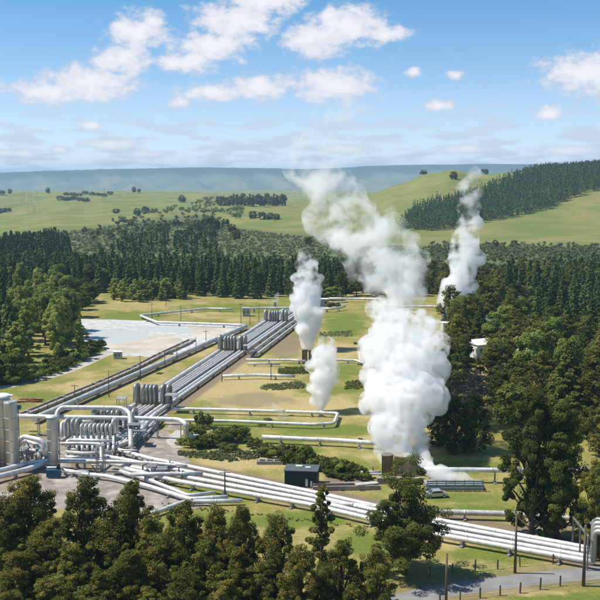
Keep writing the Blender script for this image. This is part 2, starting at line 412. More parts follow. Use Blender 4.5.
# ------------------------------------------------------------ flat sheets on the ground
def jitter_poly(pts, step=2.0, amp=.35):
    out=[]
    n=len(pts)
    for k in range(n):
        a=Vector(pts[k]); b=Vector(pts[(k+1)%n]); L_=(b-a).length; m=max(1,int(L_/step))
        for i in range(m):
            p=a.lerp(b,i/m); s=mnoise.noise(Vector((p.x*.35,p.y*.35,3)))*amp*2; d=(b-a).normalized() if L_>0 else Vector((1,0,0))
            out.append((p.x-d.y*s,p.y+d.x*s))
    return out
def sheet(name, pix, z, mat, kind='structure', jit=.35, step=2.0):
    pts=[tuple(P(x,y)[:2]) for x,y in pix]; pts=[(p[0],p[1],0) for p in pts]
    pts=jitter_poly(pts,step,jit)
    bm=bmesh.new(); vs=[bm.verts.new((p[0],p[1],z)) for p in pts]; f=bm.faces.new(vs); 
    if f.normal.z<0: f.normal_flip()
    bmesh.ops.triangulate(bm,faces=[f]); me=bpy.data.meshes.new(name); bm.to_mesh(me); bm.free()
    o=link(name,me,mat); 
    if kind: tag(o,kind=kind)
    return o
def smooth_line(pts, n=8):
    pts=[Vector((*p,0)) for p in pts]; out=[]
    for i in range(len(pts)-1):
        p0=pts[max(i-1,0)];p1=pts[i];p2=pts[i+1];p3=pts[min(i+2,len(pts)-1)]
        for k in range(n):
            t=k/n; out.append(.5*((2*p1)+(p2-p0)*t+(2*p0-5*p1+4*p2-p3)*t*t+(3*p1-p0-3*p2+p3)*t**3))
    out.append(pts[-1]); return out
def ribbon(name, pix, width, z, mat, jit=.2):
    c=smooth_line([tuple(P(x,y)[:2]) for x,y in pix]); m=MB(); n=len(c); vs=[]
    for i,p in enumerate(c):
        t=(c[min(i+1,n-1)]-c[max(i-1,0)]).normalized(); nn=Vector((-t.y,t.x,0))
        wd=width[0]+(width[1]-width[0])*i/(n-1) if isinstance(width,tuple) else width
        a=wd/2+jit*mnoise.noise(Vector((p.x*.2,p.y*.2,1))); b=wd/2+jit*mnoise.noise(Vector((p.x*.2,p.y*.2,9)))
        vs+= [p+nn*a+Vector((0,0,z)), p-nn*b+Vector((0,0,z))]
    m.add(vs,[(2*i,2*i+1,2*i+3,2*i+2)[::1] for i in range(n-1)])
    o=m.build(name,mat); 
    for f in o.data.polygons: pass
    return tag(o,kind='structure')
# gravel yard round the separators
sheet('yard',[(-60,455),(30,440),(110,430),(150,424),(168,432),(178,448),(192,462),(150,470),(185,497),(215,505),(160,512),(110,512),(-60,500)],.010,M['gravel'],jit=.8)
sheet('bare_ground',[(72,462),(86,460),(98,463),(100,469),(84,471),(70,467)],.013,M['dirt'],jit=.8)
sheet('bare_ground',[(-40,476),(20,470),(40,474),(30,486),(-40,494)],.013,M['dirt'],jit=.8)
sheet('concrete_pad',[(55,477),(97,478),(96,485),(54,483)],.016,M['concrete'],jit=0)
ribbon('service_track',[(168,430),(176,424),(160,414),(170,398),(196,374),(230,348),(262,324),(276,311)],(3.2,5.5),.006,M['gravel'],.3)
ribbon('pond_track',[(-60,392),(0,387.5),(40,379),(75,368),(108,353),(130,346)],(3.4,5.2),.006,M['track'],.5)
ribbon('road',[(360,618),(395,604),(430,593.5),(470,587),(520,580.5),(560,576),(600,572.5),(680,566),(800,558)],(4.6,4.6),.008,M['asphalt'],.12)
ribbon('path',[(178,448),(172,440),(182,430)],(2.5,3),.012,M['track'],.4)
# silica pond
sheet('pond_bank',[(72,321),(82,319),(140,320.5),(200,323),(243,327),(236,333),(222,341),(196,349),(160,357),(120,356),(98,348),(78,338)],.008,M['silica'],jit=1.2,step=4)
sheet('pond_shore',[(84,334),(120,332),(150,333),(178,336),(186,342),(176,349),(160,353),(125,353),(100,346)],.012,M['sand'],jit=1.5,step=4)
sheet('pond_flat',[(190,326),(233,329),(220,336),(200,338),(183,331)],.012,M['sand'],jit=.8,step=4)
sheet('pond_water',[(86,333),(92,329),(130,329.5),(150,333),(148,338.5),(118,343),(92,343)],.016,M['pond'],jit=1.0,step=4)
sheet('drain_bed',[(120,326),(185,327),(200,331),(185,333),(150,331)],.014,M['pond'],jit=.6,step=4)

# ------------------------------------------------------------ pipework
def fillet(pts, rad, n=5):
    pts=[Vector(p) for p in pts]; out=[pts[0]]
    for i in range(1,len(pts)-1):
        a,b,c=pts[i-1],pts[i],pts[i+1]; u=(a-b); v=(c-b); r=min(rad,u.length*.45,v.length*.45)
        if r<.05 or u.angle(v,0)>math.pi-.06: out.append(b); continue
        u=u.normalized()*r; v=v.normalized()*r
        for k in range(n+1):
            t=k/n; out.append((b+u)*(1-t)**2+b*2*t*(1-t)+(b+v)*t*t)
    out.append(pts[-1]); return out
def banded(pts, r, step=6.0, bw=.13, up=1.05):
    P2=[pts[0]]; R2=[r]
    for a,b in zip(pts[:-1],pts[1:]):
        L_=(b-a).length; n=int(L_/step)
        if n>=1:
            d=(b-a)/L_
            for k in range(n):
                c=a+d*(L_*(k+.5)/n)
                for off,rr in ((-bw*1.7,r),(-bw,r),(-bw*.85,r*up),(bw*.85,r*up),(bw,r),(bw*1.7,r)):
                    P2.append(c+d*off); R2.append(rr)
        P2.append(b); R2.append(r)
    return P2,R2
_sup={}
def support_mesh(w,h,style):
    k=(round(w,1),round(h,1),style)
    if k in _sup: return _sup[k]
    m=MB()
    if style=='sleeper':
        m.box((0,0,.14),(w+1.0,.45,.28)); m.box((-w/2,0,h/2+.12),(.14,.3,h-.2),mi=1); m.box((w/2,0,h/2+.12),(.14,.3,h-.2),mi=1); m.box((0,0,h-.02),(w,.24,.12),mi=1)
    else:
        m.box((-w/2,0,h/2),(.16,.16,h),mi=1); m.box((w/2,0,h/2),(.16,.16,h),mi=1); m.box((0,0,h-.06),(w+.5,.2,.18),mi=1); m.box((0,0,.1),(w+.8,.7,.2))
    me=m.mesh('pipe_support'); me.materials.append(M['concrete']); me.materials.append(M['steel']); _sup[k]=me; return me
def pipeline(pts, r, label, group=None, mat='clad', sup=9.0, name='pipeline', cat='pipeline', seg=12, bend=None, skip=0, style='sleeper', loops=()):
    """pts: bends in metres; loops: list of (segment index, fraction, height, length) of upright expansion loops"""
    pts=[Vector(p) for p in pts]; base=Vector((pts[0].x,pts[0].y,0))
    root=empty(name,base,label,cat,group)
    runs=[]; lps=[]
    cur=[pts[0]]
    for i in range(len(pts)-1):
        a,b=pts[i],pts[i+1]; L_=(b-a).length; d=(b-a)/L_ if L_>0 else Vector((0,1,0))
        for (si,fr,h,ln) in sorted([l for l in loops if l[0]==i],key=lambda q:q[1]):
            c=a+(b-a)*fr; s=c-d*ln/2; e=c+d*ln/2
            cur.append(s); runs.append(cur); cur=[e]
            up=Vector((0,0,h)); lps.append([s,s+up,e+up,e])
        cur.append(b)
    runs.append(cur)
    bd=bend or r*2.6
    for q in runs:
        if len(q)<2: continue
        fp=fillet([p-base for p in q],bd); fp,fr=banded(fp,r)
        MB().tube(fp,fr,seg).build('pipe',M[mat],root)
    for q in lps:
        MB().tube(fillet([p-base for p in [q[0]-(q[1]-q[0]).normalized()*0]+q[1:]],bd*.9,6),r*1.02,seg).build('expansion_loop',M['loop'],root)
    if sup:
        for q in runs:
            for a,b in zip(q[:-1],q[1:]):
                d=b-a; hl=math.hypot(d.x,d.y)
                if hl<3 or abs(d.z)>.4*hl: continue
                n=max(1,int(hl/sup))
                for k in range(n):
                    c=a+d*((k+.5)/n); h=c.z-r
                    if h<.15: continue
                    s=link('pipe_support',support_mesh(r*2.1,h,style if h<2.2 else 'frame'),None,root,(c.x-base.x,c.y-base.y,0)); s.rotation_euler=(0,0,math.atan2(d.y,d.x)+math.pi/2)
    return root

# the long bundle running away across the field
UX=.185
def bl(off,D): return Vector((-43.6+UX*(D-258)+off, D, 0))
offs=[(0.0,.62),(1.9,.40),(2.95,.40),(3.95,.40),(4.95,.40),(7.1,.48),(8.6,.48)]
LN={0:'leftmost',1:'second from left',2:'third from left',3:'fourth from left',4:'fifth from left',5:'second from right',6:'rightmost'}
for k,(o_,r_) in enumerate(offs):
    zc=r_+.55
    A=bl(o_,219+.8*k); B=bl(o_,452)
    A.z=B.z=zc; Lt=(B-A).length
    lp=[]
    for D_,h_ in ((232+.3*k,4.6),(260,5.0),(344,4.9),(416,4.4)):
        lp.append((0,(D_-A.y)/(B.y-A.y),h_,2.4+.1*(k%2)))
    pipeline([A,B],r_,f'{LN[k]} of the seven looped pipelines running away across the field','pipelines of the long bundle',
             mat='clad' if k in(0,5,6) else 'clad_old',sup=14,loops=lp,seg=10)
# two wider bare pipes on the right flank of the bundle
for k,(o_,r_,D0,lab) in enumerate(((11.6,.55,338,'short silver pipe beside the right flank of the long bundle, inner of two'),(14.4,.55,336,'short silver pipe beside the right flank of the long bundle, outer of two'))):
    A=bl(o_,D0); B=bl(o_,450); A.z=B.z=1.0
    pipeline([A,B],r_,lab,'short pipes on the right flank of the bundle',mat='clad_old',sup=14)
# the big single line on the left, ends at an upright elbow then turns back west
a=P(34,419,1.3); b=P(246,326,1.3); c=P(157,322.5,1.3); d=P(140,315.5,1.2); e=P(176,311.5,1.2); f_=P(207,308.5,1.2); g_=P(233,309,1.2)
pipeline([a,b],.82,'thick silver pipeline running diagonally past the pond, left of the looped bundle',mat='clad_old',sup=13)
pipeline([b+Vector((0,2.6,0)),c+Vector((0,1,0)),d,e,f_,g_],.5,'zigzag silver pipeline round the far side of the silica pond',mat='clad',sup=16)

# main white bundle sweeping right past the green shed
def pl(pix,z): return [P(x,y,z) for x,y in pix]
A4=[[(118,449.5),(150,458.5),(310,491.5),(440,520.5),(585,547.5)],
    [(104,456),(150,464.5),(310,495.5),(440,525),(585,551.5)],
    [(110,463),(150,470.5),(310,500),(440,530.5),(585,556.3)],
    [(125,468.5),(177,481),(310,504.5),(440,535),(585,560.5)]]
An=['rearmost','second from the rear','second from the front','frontmost']
for k,pix in enumerate(A4):
    q=pl(pix,1.25); d_=(q[-1]-q[-2]).normalized(); s=q[-1]
    up=Vector((0,0,5.2)); e1=s+d_*(8.5)
    q2=q+[s+d_*60]
    pipeline(q2,.44,f'{An[k]} of the four thick white pipelines sweeping past the green shed','thick white pipelines of the front bundle',mat='pipewhite',sup=7,seg=14,bend=1.0,loops=[(len(q)-1,5.5/60,5.0,8.5)])
# portal frames carrying the tall loop at the right edge
for k,(px_,py_) in enumerate(((587,570.5),(601,571.5))):
    b0=P(px_,py_); r0=empty('support_frame',b0,['left steel portal frame holding up the tall pipe loop at the right edge','right steel portal frame holding up the tall pipe loop at the right edge'][k],'steel frame','steel frames at the tall loop')
    for yy in (0,4.2,8.4): MB().box((0,yy,2.7),(.24,.24,5.4)).build('post',M['steel'],r0)
    MB().box((0,4.2,5.53),(.26,9.0,.24)).build('beam',M['steel'],r0)

# cross-country pipes on the field (pixel ends surveyed to the ground)
def field(pix,z,r,label,mat='clad',**kw): return pipeline(pl(pix,z),r,label,mat=mat,**kw)
field([(172,408.5),(215,409.5),(285,411.5)],1.2,.42,'white pipe leaving the foot of the nearest tall loops straight across the field',sup=11)
field([(290,410.8),(286,411.5),(338,413.3),(334,423.2),(314,424.5),(230,421),(150,419.8)],1.1,.40,'white pipe with a hairpin end beside the small steam vent, behind the green bushes',sup=13)
q=pl([(17,415.8),(60,417),(135,418),(180,419.5)],4.6)+[P(186,424,4.6),P(187,436,1.0),P(199,436.5,1.0)]
pipeline(q,.52,'raised white pipe crossing the yard that drops in a curve beside the bushes',mat='clad',sup=8,bend=1.6)
field([(262,437),(300,438.8),(340,440.5),(379,443.5)],1.4,.55,'thick white pipe behind the bushes reaching the big steaming silencer',sup=10)
field([(222,376),(256,375),(295,376)],1.2,.45,'white pipe in the middle of the field starting at the bundle edge',sup=12)
field([(246,359.5),(292,360),(306,361)],1.1,.36,'thin white pipe across the field to the twin steaming stacks',sup=12)
field([(313,360.5),(340,360),(356,360.2),(363,363)],1.1,.36,'thin pipe running right from the twin steaming stacks',sup=12)
field([(247,363.6),(262,363.6),(280,364)],.8,.35,'short grey pipe lying just in front of the thin white one in mid field',mat='clad_old',sup=9)
field([(424,469.5),(470,469.8),(520,470.5),(600,469.5),(680,470)],2.6,.5,'straight white pipe at the back of the lawn behind the cooling drain',sup=12,style='frame')
field([(330,503),(430,511.5),(500,513.5),(560,517.5),(640,524)],1.3,.52,'silver pipe between the lawn and the thick white bundle',mat='clad_old',sup=9)
field([(377,306),(420,306.4),(470,307),(520,307.5)],1.6,.55,'long white pipe at the far edge of the field right of the big plume',sup=18)
field([(329,298.5),(355,298.7),(383,299.5)],1.6,.55,'white pipe in front of the trees at the far end of the field',sup=14)
field([(322,308.5),(332,308.8),(345,306.5)],1.6,.5,'short white elbowed pipe beside the far well building',sup=14)
field([(245,309),(263,308),(282,307.8),(300,307.5),(325,307.6)],1.6,.45,'white pipe crossing the far end of the long bundle',sup=16)
field([(300,300),(330,303.5),(348,302)],1.4,.4,'grey pipe at the far end of the field beside the small building',mat='clad_old',sup=16)

# yard pipes
def yard(p,r,label,mat='clad_old',**kw):
    kw.setdefault('sup',6); return pipeline([P(*t) for t in p],r,label,mat=mat,**kw)
yard([(57,436,.9),(57,412,5.9),(62,407.5,6.7),(122,408,6.7),(130,413,5.9),(131,448,1.1)],.58,'high arched silver pipe spanning the yard above the small looped pipes','clad_old',bend=1.9,sup=0)
yard([(17,429,5.5),(8,434,5.2),(-20,447,5.0)],.52,'pale blue pipe leading from the large vessel out of the left edge, upper one','bluepale',group='pale blue pipes')
yard([(17,433,4.6),(8,439,4.4),(-20,452,4.2)],.42,'pale blue pipe leading from the large vessel out of the left edge, lower one','bluepale',group='pale blue pipes')
yard([(-20,483,1.2),(0,476,1.2),(30,468.5,1.2),(48,462,1.3)],.55,'thick white pipe at the foot of the large vessel, heading out of the left edge','clad')
yard([(-20,474,1.4),(2,470,1.4),(28,463,1.4),(54,460.5,1.6),(100,461.5,1.6)],.5,'white pipe between the large vessel and the slim vessel','clad')
yard([(18,450,1.0),(19,440,3.6),(24,436.5,4.4),(40,440,4.2),(44,444,3.4),(44.5,455,1.0)],.55,'bent silver pipe arching down just right of the large vessel','clad',bend=1.3,sup=0)
yard([(20,446,1.0),(24,440,2.8),(38,445,2.6),(39,458,.8)],.4,'smaller bent pipe under the arched one right of the large vessel','clad_old',bend=1.0,sup=0)
yard([(18,452,1.8),(30,450,1.8),(44,452,1.8)],.45,'short horizontal pipe low between the two vessels')
yard([(62,437,1.0),(61.5,424,3.6),(64,421.5,4.1),(94,422,4.1)],.38,'silver pipe rising and bending right behind the slim vessel','clad',bend=.9,sup=0)
yard([(59,443.5,4.2),(80,443.4,4.2),(101,444,4.2),(101.5,470,.4)],.36,'grey pipe bridge running right from the slim vessel','clad_old',sup=0,bend=.8)
yard([(66,446,1),(67,441.5,3.0),(72,440,3.2),(112,441,3.2)],.36,'white pipe running behind the pipe bridge to the valve bank','clad',sup=0,bend=.9)
yard([(59,461,2.2),(110,461.5,2.2),(150,463,2.2),(187,466.5,2.0)],.40,'long grey raised pipe in front of the turn of the thick white bundle',sup=7)
yard([(130,474.5,2.0),(160,474,2.0),(203,473.5,2.0)],.42,'grey raised pipe crossing over the thick white bundle',sup=7)
yard([(62,470,.9),(85,474,.9),(109,476.5,.9),(150,486.5,.9),(190,499.2,.9),(228,496.8,.9)],.42,'slim white pipe along the front edge of the yard','clad',sup=7)
yard([(137,517,.8),(157,512,.8),(184,501.8,.8),(242,500.8,.8)],.42,'frontmost slim pipe turning the corner by the lone wooden pole','clad',sup=7)
yard([(120,471,.9),(150,480,.9),(188,495.5,.9),(215,492.5,.9)],.36,'slim white pipe just behind the one on the front edge of the yard','clad',sup=7)
yard([(66,452,1.1),(84,453.5,1.1),(112,452.5,1.1)],.42,'low silver header pipe lying across the yard, rear one')
yard([(66,457,1.0),(84,457.8,1.0),(108,458.5,1.0)],.38,'low silver header pipe lying across the yard, front one','clad')
for k in range(8):
    x0=74+k*5.6; 
    yard([(x0,441.5,1.0),(x0+.3,436,2.4),(x0+3-.4*k,447,2.2),(x0+3.2-.4*k,452.5,1.0)],.3,'short bent feeder pipe between the looped pipes and the header in the yard','clad' if k%2 else 'clad_old',sup=0,bend=.7,group='short feeder pipes in the yard',seg=8)
yard([(112,448,1.2),(133,440,1.2),(140,431,1.2),(152,417,3.0),(156,413,3.0)],.5,'thick silver pipe climbing from the bundle turn to the nearest tall loops','clad',sup=6,bend=1.4)
for k in range(6):
    x0=118+k*5
    yard([(x0,444-1.2*k,.9),(x0+10,434-1.5*k,.9),(x0+24-k,417,.9)],.32,'slim pipe joining the foot of the nearest tall loops to the yard',('clad','clad_old')[k%2],sup=5,group='slim pipes at the foot of the tall loops',seg=8)

ry=random.Random(21)
for k in range(26):
    x=ry.uniform(20,150); y=ry.uniform(444,472)
    if x>100 and y>458 or (48<x<60): continue
    ln=ry.uniform(6,16); z=ry.uniform(.7,2.2); up_=ry.uniform(.6,2.4)
    if k%2: yard([(x,y,.2),(x,y,z),(x+ln,y+ry.uniform(-.6,.8),z),(x+ln,y+.6,.2)],ry.uniform(.12,.24),'thin bracket shaped pipe low among the yard pipework',('clad','clad_old','clad_dull')[k%3],sup=0,bend=.5,group='thin pipes low in the yard',seg=8)
    else: yard([(x,y,.2),(x+1,y-2,z),(x+2,y-5,z),(x+2.4,y-6,.3)],ry.uniform(.12,.24),'thin bracket shaped pipe low among the yard pipework',('clad','clad_old','clad_dull')[k%3],sup=0,bend=.5,group='thin pipes low in the yard',seg=8)
# vertical separators
def vessel(x,y,h,r,label,top='dome',legs=False,mat='vessel'):
    b=P(x,y); o=empty('separator_vessel',b,label,'separator','separator vessels')
    z0=1.2 if legs else .0
    prof=[(r*.7,z0),(r,z0+.5*r),(r,h-.45*r),(r*.9,h-.22*r),(r*.6,h-.06*r),(.05,h)] if top=='dome' else [(r,z0),(r,h-.5),(r*1.0,h)]
    MB().lathe((0,0,0),prof,28).build('shell',M[mat],o)
    for zz in np.arange(z0+1.8,h-1.2,2.4): MB().lathe((0,0,zz),[(r*1.0,-.08),(r*1.025,-.06),(r*1.025,.06),(r*1.0,.08)],28).build('band',M['clad_old'],o)
    MB().lathe((0,0,0),[(r*.82,0.02),(r*.82,z0+.5)],20).build('skirt',M['concrete'],o)
    MB().tube([(r+.25,-.3,.2),(r+.25,-.3,h-.8)],.05,6).tube([(r+.25,.15,.2),(r+.25,.15,h-.8)],.05,6).build('ladder',M['steel'],o)
    return o
v1=vessel(4,468,15.2,1.75,'tallest broad silver vessel under a flat white cap at the left edge',top='flat')
MB().lathe((0,0,15.2),[(2.05,0),(2.1,.3),(1.4,.6),(.3,.75)],24).build('cap',M['white'],v1)
MB().box((1.6,-.4,15.55),(1.8,1.0,.35)).build('vent_box',M['white'],v1)
vessel(12.6,471,14.8,1.35,'narrower silver vessel touching the tallest one on its right',top='flat')
vessel(-8,470,14.6,1.6,'silver vessel half cut off by the left edge of the view')
v3=vessel(53.5,471,11.4,1.12,'slim free-standing silver vessel above the blue tank',top='flat')
MB().lathe((0,0,11.4),[(1.3,0),(1.32,.2),(.4,.45)],24).build('cap',M['clad'],v3)
o=empty('blue_tank',P(54,477.5),'small blue rectangular tank at the foot of the slim vessel','tank')
MB().box((0,0,.95),(2.7,1.6,1.4)).build('tank_body',M['blue'],o); MB().box((0,0,1.72),(2.9,1.8,.12)).build('lid',M['blue'],o); MB().box((0,0,.12),(2.2,1.2,.22)).build('plinth',M['concrete'],o)
MB().lathe((.9,0,1.78),[(.35,0),(.35,.9),(.1,1.1)],12).build('filler_neck',M['tyre'],o)
o=empty('blue_tank',P(18.5,431),'small blue motor box on the flank of the tallest vessel','motor')
MB().box((0,0,5.9),(1.5,1.0,1.0)).build('motor_housing',M['blue'],o); MB().box((0,0,2.7),(.25,.25,5.4)).build('post',M['steel'],o)
o.name='motor_unit'

# valves and steel stands scattered through the yard
def valve_proto():
    r0=empty('gate_valve',(0,0,0),'x','valve','valves in the yard')
    MB().tube([(-.7,0,1),(.7,0,1)],.33,10).build('valve_body',M['clad_dull'],r0)
    MB().tube([(0,0,1),(0,0,2.2)],[.22,.1],8).build('bonnet',M['steel'],r0)
    MB().lathe((0,0,2.2),[(.4,0),(.45,.05),(.4,.1)],14).build('hand_wheel',M['steel'],r0)
    MB().box((0,0,.35),(.4,.4,.7)).build('plinth',M['concrete'],r0)
    return r0
vp=valve_proto(); rv=random.Random(5)
vspots=[(70+i*4.6+rv.uniform(-1,1),447+rv.uniform(-2,9)) for i in range(9)]+[(116+i*3.2+rv.uniform(-1,1),441+rv.uniform(-4,5)) for i in range(7)]+[(22+i*5,457+rv.uniform(-3,5)) for i in range(5)]+[(143,477),(152,468),(161,474),(166,481),(170,470),(179,478)]
for i,(x,y) in enumerate(vspots):
    o=vp if i==0 else copy_tree(vp); o.location=P(x,y); o.rotation_euler=(0,0,rv.uniform(0,3)); s=rv.uniform(.8,1.3); o.scale=(s,s,s)
    o['label']='small gate valve with a round hand wheel among the pipes of the yard'
def stand(x,y,w,d,h,label,mat='steel'):
    o=empty('steel_stand',P(x,y),label,'steel frame','steel frames in the yard')
    for sx in(-1,1):
        for sy in(-1,1): MB().box((sx*w/2,sy*d/2,h/2),(.16,.16,h)).build('post',M[mat],o)
    MB().box((0,-d/2,h*.55),(w-.17,.1,.12)).box((0,d/2,h*.55),(w-.17,.1,.12)).build('rail',M[mat],o)
    MB().box((0,0,h+.06),(w+.4,d+.3,.12)).build('deck',M[mat],o)
    MB().tube([(-w/2,-d/2,.1),(w/2,-d/2,h*.55)],.05,6).build('brace',M[mat],o)
    return o
stand(101,474,1.5,1.5,6.0,'tall steel frame under the grey pipe bridge')
stand(134,444,2.4,2.5,4.6,'steel frame at the turn of the pipes, left of the gravel path')
stand(141,446,2.0,2.0,3.6,'lower steel frame nearest the gravel path')
stand(152,478,1.6,2.4,2.6,'short steel frame over the thick white bundle, left one')
stand(162,480,1.6,2.4,2.4,'short steel frame over the thick white bundle, right one')
stand(24,462,1.6,2,3.0,'steel frame low beside the large vessel')
stand(172,412,2.8,3,4.6,'dark steel lattice frame closing the row of nearest tall loops','clad_dull')
stand(122,414,2.0,3,4.2,'dark steel frame left of the nearest tall loops','clad_dull')
stand(248,357,2.8,3,4.0,'dark steel frame closing the middle row of loops','clad_dull')
for k,x in enumerate((68,74.5,79,115)):
    A=P(x,441,0); A.z=.9
    d_=Vector((UX,1,0)).normalized()
    pipeline([A-d_*4,A-d_*1.2,A-d_*1.2+Vector((0,0,4.2)),A+d_*1.2+Vector((0,0,4.2)),A+d_*1.2,A+d_*5],.42,
      ['brownish looped pipe at the left end of the low loop row','second brownish looped pipe from the left in the low loop row','third looped pipe from the left in the low loop row','lone looped pipe right of the low loop row beside the arch'][k],'extra looped pipes of the yard',mat='clad_dull' if k<3 else 'clad_old',sup=0,bend=.9)

for k in range(8):
    A=P(83+k*4.1,444.5,0); A.z=.8; d_=Vector((UX,1,0)).normalized()
    pipeline([A-d_*3,A-d_*.9,A-d_*.9+Vector((0,0,3.9)),A+d_*.9+Vector((0,0,3.9)),A+d_*.9,A+d_*3],.3,'slim upright looped pipe in the row under the high arch','slim looped pipes under the arch',mat='clad_old',sup=0,bend=.7,seg=8)
# open concrete drain channel with railing, left of the thick diagonal pipeline
def channel():
    a=P(24,416); b=P(100,384.5); c=P(135,369); d=P(160,356); e=P(192,341)
    pts=[a,b,c,d,e]; o=empty('drain_channel',a,'long brown concrete drain channel with posts beside the diagonal pipeline','drain channel')
    q=[p-a for p in pts]
    for off,nm in ((-1.2,'channel_wall'),(1.2,'channel_wall')):
        m=MB()
        for s,t in zip(q[:-1],q[1:]):
            dd=(t-s); L_=dd.length; c_=(s+t)/2; n_=Vector((-dd.y,dd.x,0)).normalized()*off
            m.box((c_.x+n_.x,c_.y+n_.y,.4),(L_+.2,.34,.8),math.atan2(dd.y,dd.x))
        m.build(nm,M['concrete'],o)
    m=MB()
    for s,t in zip(q[:-1],q[1:]):
        dd=(t-s); c_=(s+t)/2; m.box((c_.x,c_.y,.16),(dd.length,2.05,.32),math.atan2(dd.y,dd.x))
    m.build('channel_floor',M['brownconc'],o)
    tot=0
    for s,t in zip(q[:-1],q[1:]):
        dd=(t-s); n=int(dd.length/4.5); nn=Vector((-dd.y,dd.x,0)).normalized()
        for k in range(n):
            p=s+dd*(k/n)-nn*1.5
            MB().box((p.x,p.y,.9),(.14,.14,1.8)).build('post',M['concrete'],o)
            p2=s+dd*((k+.5)/n); 
            if k%4==0: MB().box((p2.x,p2.y,.86),(.5,2.8,.1),math.atan2(dd.y,dd.x)).build('cross_beam',M['concrete'],o)
channel()
def rail(pix,h,label):
    q=pl(pix,0); a=q[0]; o=empty('retaining_kerb',a,label,'kerb')
    m=MB()
    for s,t in zip(q[:-1],q[1:]):
        s=s-a;t=t-a;dd=t-s;c_=(s+t)/2; m.box((c_.x,c_.y,h/2),(dd.length,.5,h),math.atan2(dd.y,dd.x))
    m.build('kerb_wall',M['concrete'],o)
rail([(160,357),(175,351),(192,343)],.8,'low concrete kerb along the near corner of the pond')

# power poles
def pole(x,yb,yt,label,cross=True,group='wooden power poles',r=.14):
    b=P(x,yb); D=b.y; z=PD(x,yt,D).z; h=max(3,z)
    o=empty('power_pole',b,label,'power pole',group)
    MB().tube([(0,0,-.1),(0,0,h)],[r*1.25,r*.8],8).build('pole',M['wood'],o)
    if cross:
        MB().box((0,-.12,h-.5),(1.9,.1,.14)).build('crossarm',M['wood'],o)
        for s in (-.8,0,.8): MB().lathe((s,-.12,h-.43),[(.05,0),(.08,.08),(.05,.2)],8).build('insulator',M['white'],o)
    return b+Vector((0,0,h-.25))
pt=pole(225,501,470,'dark wooden pole with guy line beside the corner of the slim front pipes')
pole(515,573,513.5,'wooden pole at the right, standing in front of the thick white bundle',cross=False,r=.19)
pole(446,606,553,'wooden pole at the bottom right beside the near edge of the road',cross=False,r=.17)
pole(583.5,586,525,'tall wooden pole by the road in front of the tall pipe loop',cross=False,r=.22)
farp=[(75,403,384),(109,397,370),(140.5,381,355),(165,368,350),(177,362,346),(196,352,337),(206,344,330),(181,323,305),(241,326,303),(250,325,310),(259,322,304),(152,322,302),(361,363,345),(222,382,366),(271,380,362),(292,300,283),(166,306,290)]
for k,(x,yb,yt) in enumerate(farp):
    pole(x,yb,yt,'thin dark wooden service pole standing on the open field',cross=(k%2==0),group='thin service poles on the field',r=.11)

# wire fences by the road
def fence(pix,label,step=3.2,h=1.7):
    q=pl(pix,0); a=q[0]; o=empty('wire_fence',a,label,'fence')
    pts=[];
    for s,t in zip(q[:-1],q[1:]):
        n=max(1,int((t-s).length/step)); pts+=[s.lerp(t,k/n) for k in range(n)]
    pts.append(q[-1]); post=MB().box((0,0,h/2),(.19,.19,h)).mesh('post'); post.materials.append(M['wood'])
    for i,p in enumerate(pts):
        c=link('post',post,None,o,p-a); c.rotation_euler=(RNG.uniform(-.04,.04),RNG.uniform(-.04,.04),RNG.uniform(0,3)); c.scale=(1,1,RNG.uniform(.9,1.12))
    for z in (.45,.8,1.1): MB().tube([p-a+Vector((0,0,z)) for p in pts],.012,4,caps=False).build('wire',M['wire'],o)
fence([(385,588),(430,577),(475,571.5),(520,566.5),(553,564),(600,559),(660,553)],'post and wire fence between the white bundle and the road')
fence([(440,603),(480,598),(520,593),(560,586),(584,584),(640,577)],'post and wire fence along the near side of the road',step=2.6)

# dark green shed
o=empty('green_shed',P(302,484),'dark green flat roofed shed behind the thick white bundle','shed')
MB().box((0,0,1.6),(6.4,4.4,3.2),-.12).build('wall',M['shed'],o)
MB().box((0,0,3.28),(6.7,4.7,.16),-.12).build('roof',M['shedroof'],o)
MB().box((-.6,.5,3.5),(1.3,.8,.28),-.12).build('roof_box',M['roofwhite'],o); MB().box((1.2,-.3,3.46),(1.0,.6,.2),-.12).build('roof_box',M['white'],o)
MB().box((.9,-2.36,1.0),(.5,.1,1.5),-.12).build('cabinet',M['clad'],o); MB().box((1.8,-2.5,.8),(.35,.1,1.1),-.12).build('cabinet',M['white'],o)

o=empty('culvert',P(270,464.5),'low grey concrete culvert lying on the grass in front of the right bushes','culvert')
MB().box((0,0,.35),(5.6,.3,.7)).build('headwall',M['concrete'],o); MB().box((0,1.6,.35),(5.6,.3,.7)).build('headwall',M['concrete'],o)
for k_ in range(4): MB().box((-2.4+k_*1.6,.8,.62),(.35,1.28,.16)).build('cross_bar',M['clad_dull'],o)
# the twin silencer
o=empty('silencer',P(399,480),'twin concrete silencer towers under the biggest steam plume','silencer')
MB().lathe((-2.35,.3,0),[(1.15,0),(1.15,5.0),(1.22,5.0),(1.22,5.3)],28).build('tower',M['conc_stain'],o)
MB().lathe((.75,0,0),[(1.7,0),(1.7,5.0),(1.78,5.0),(1.78,5.25)],32).build('tower',M['concrete'],o)
MB().box((-.4,-2.0,.6),(8.5,1.6,1.2)).build('weir_box',M['brownconc'],o)
o=empty('drain_outlet',P(346,489),'brown concrete outlet trough left of the biggest silencer','drain')
MB().box((0,-.9,.45),(13,.35,.9),.06).build('trough_wall',M['brownconc'],o); MB().box((0,1.1,.45),(13,.35,.9),.06).build('trough_wall',M['brownconc'],o); MB().box((0,.1,.1),(13,1.6,.2),.06).build('trough_floor',M['dirt'],o)
MB().box((4,.1,1.05),(4.5,1.4,.24),.3).build('gangway',M['clad_old'],o)
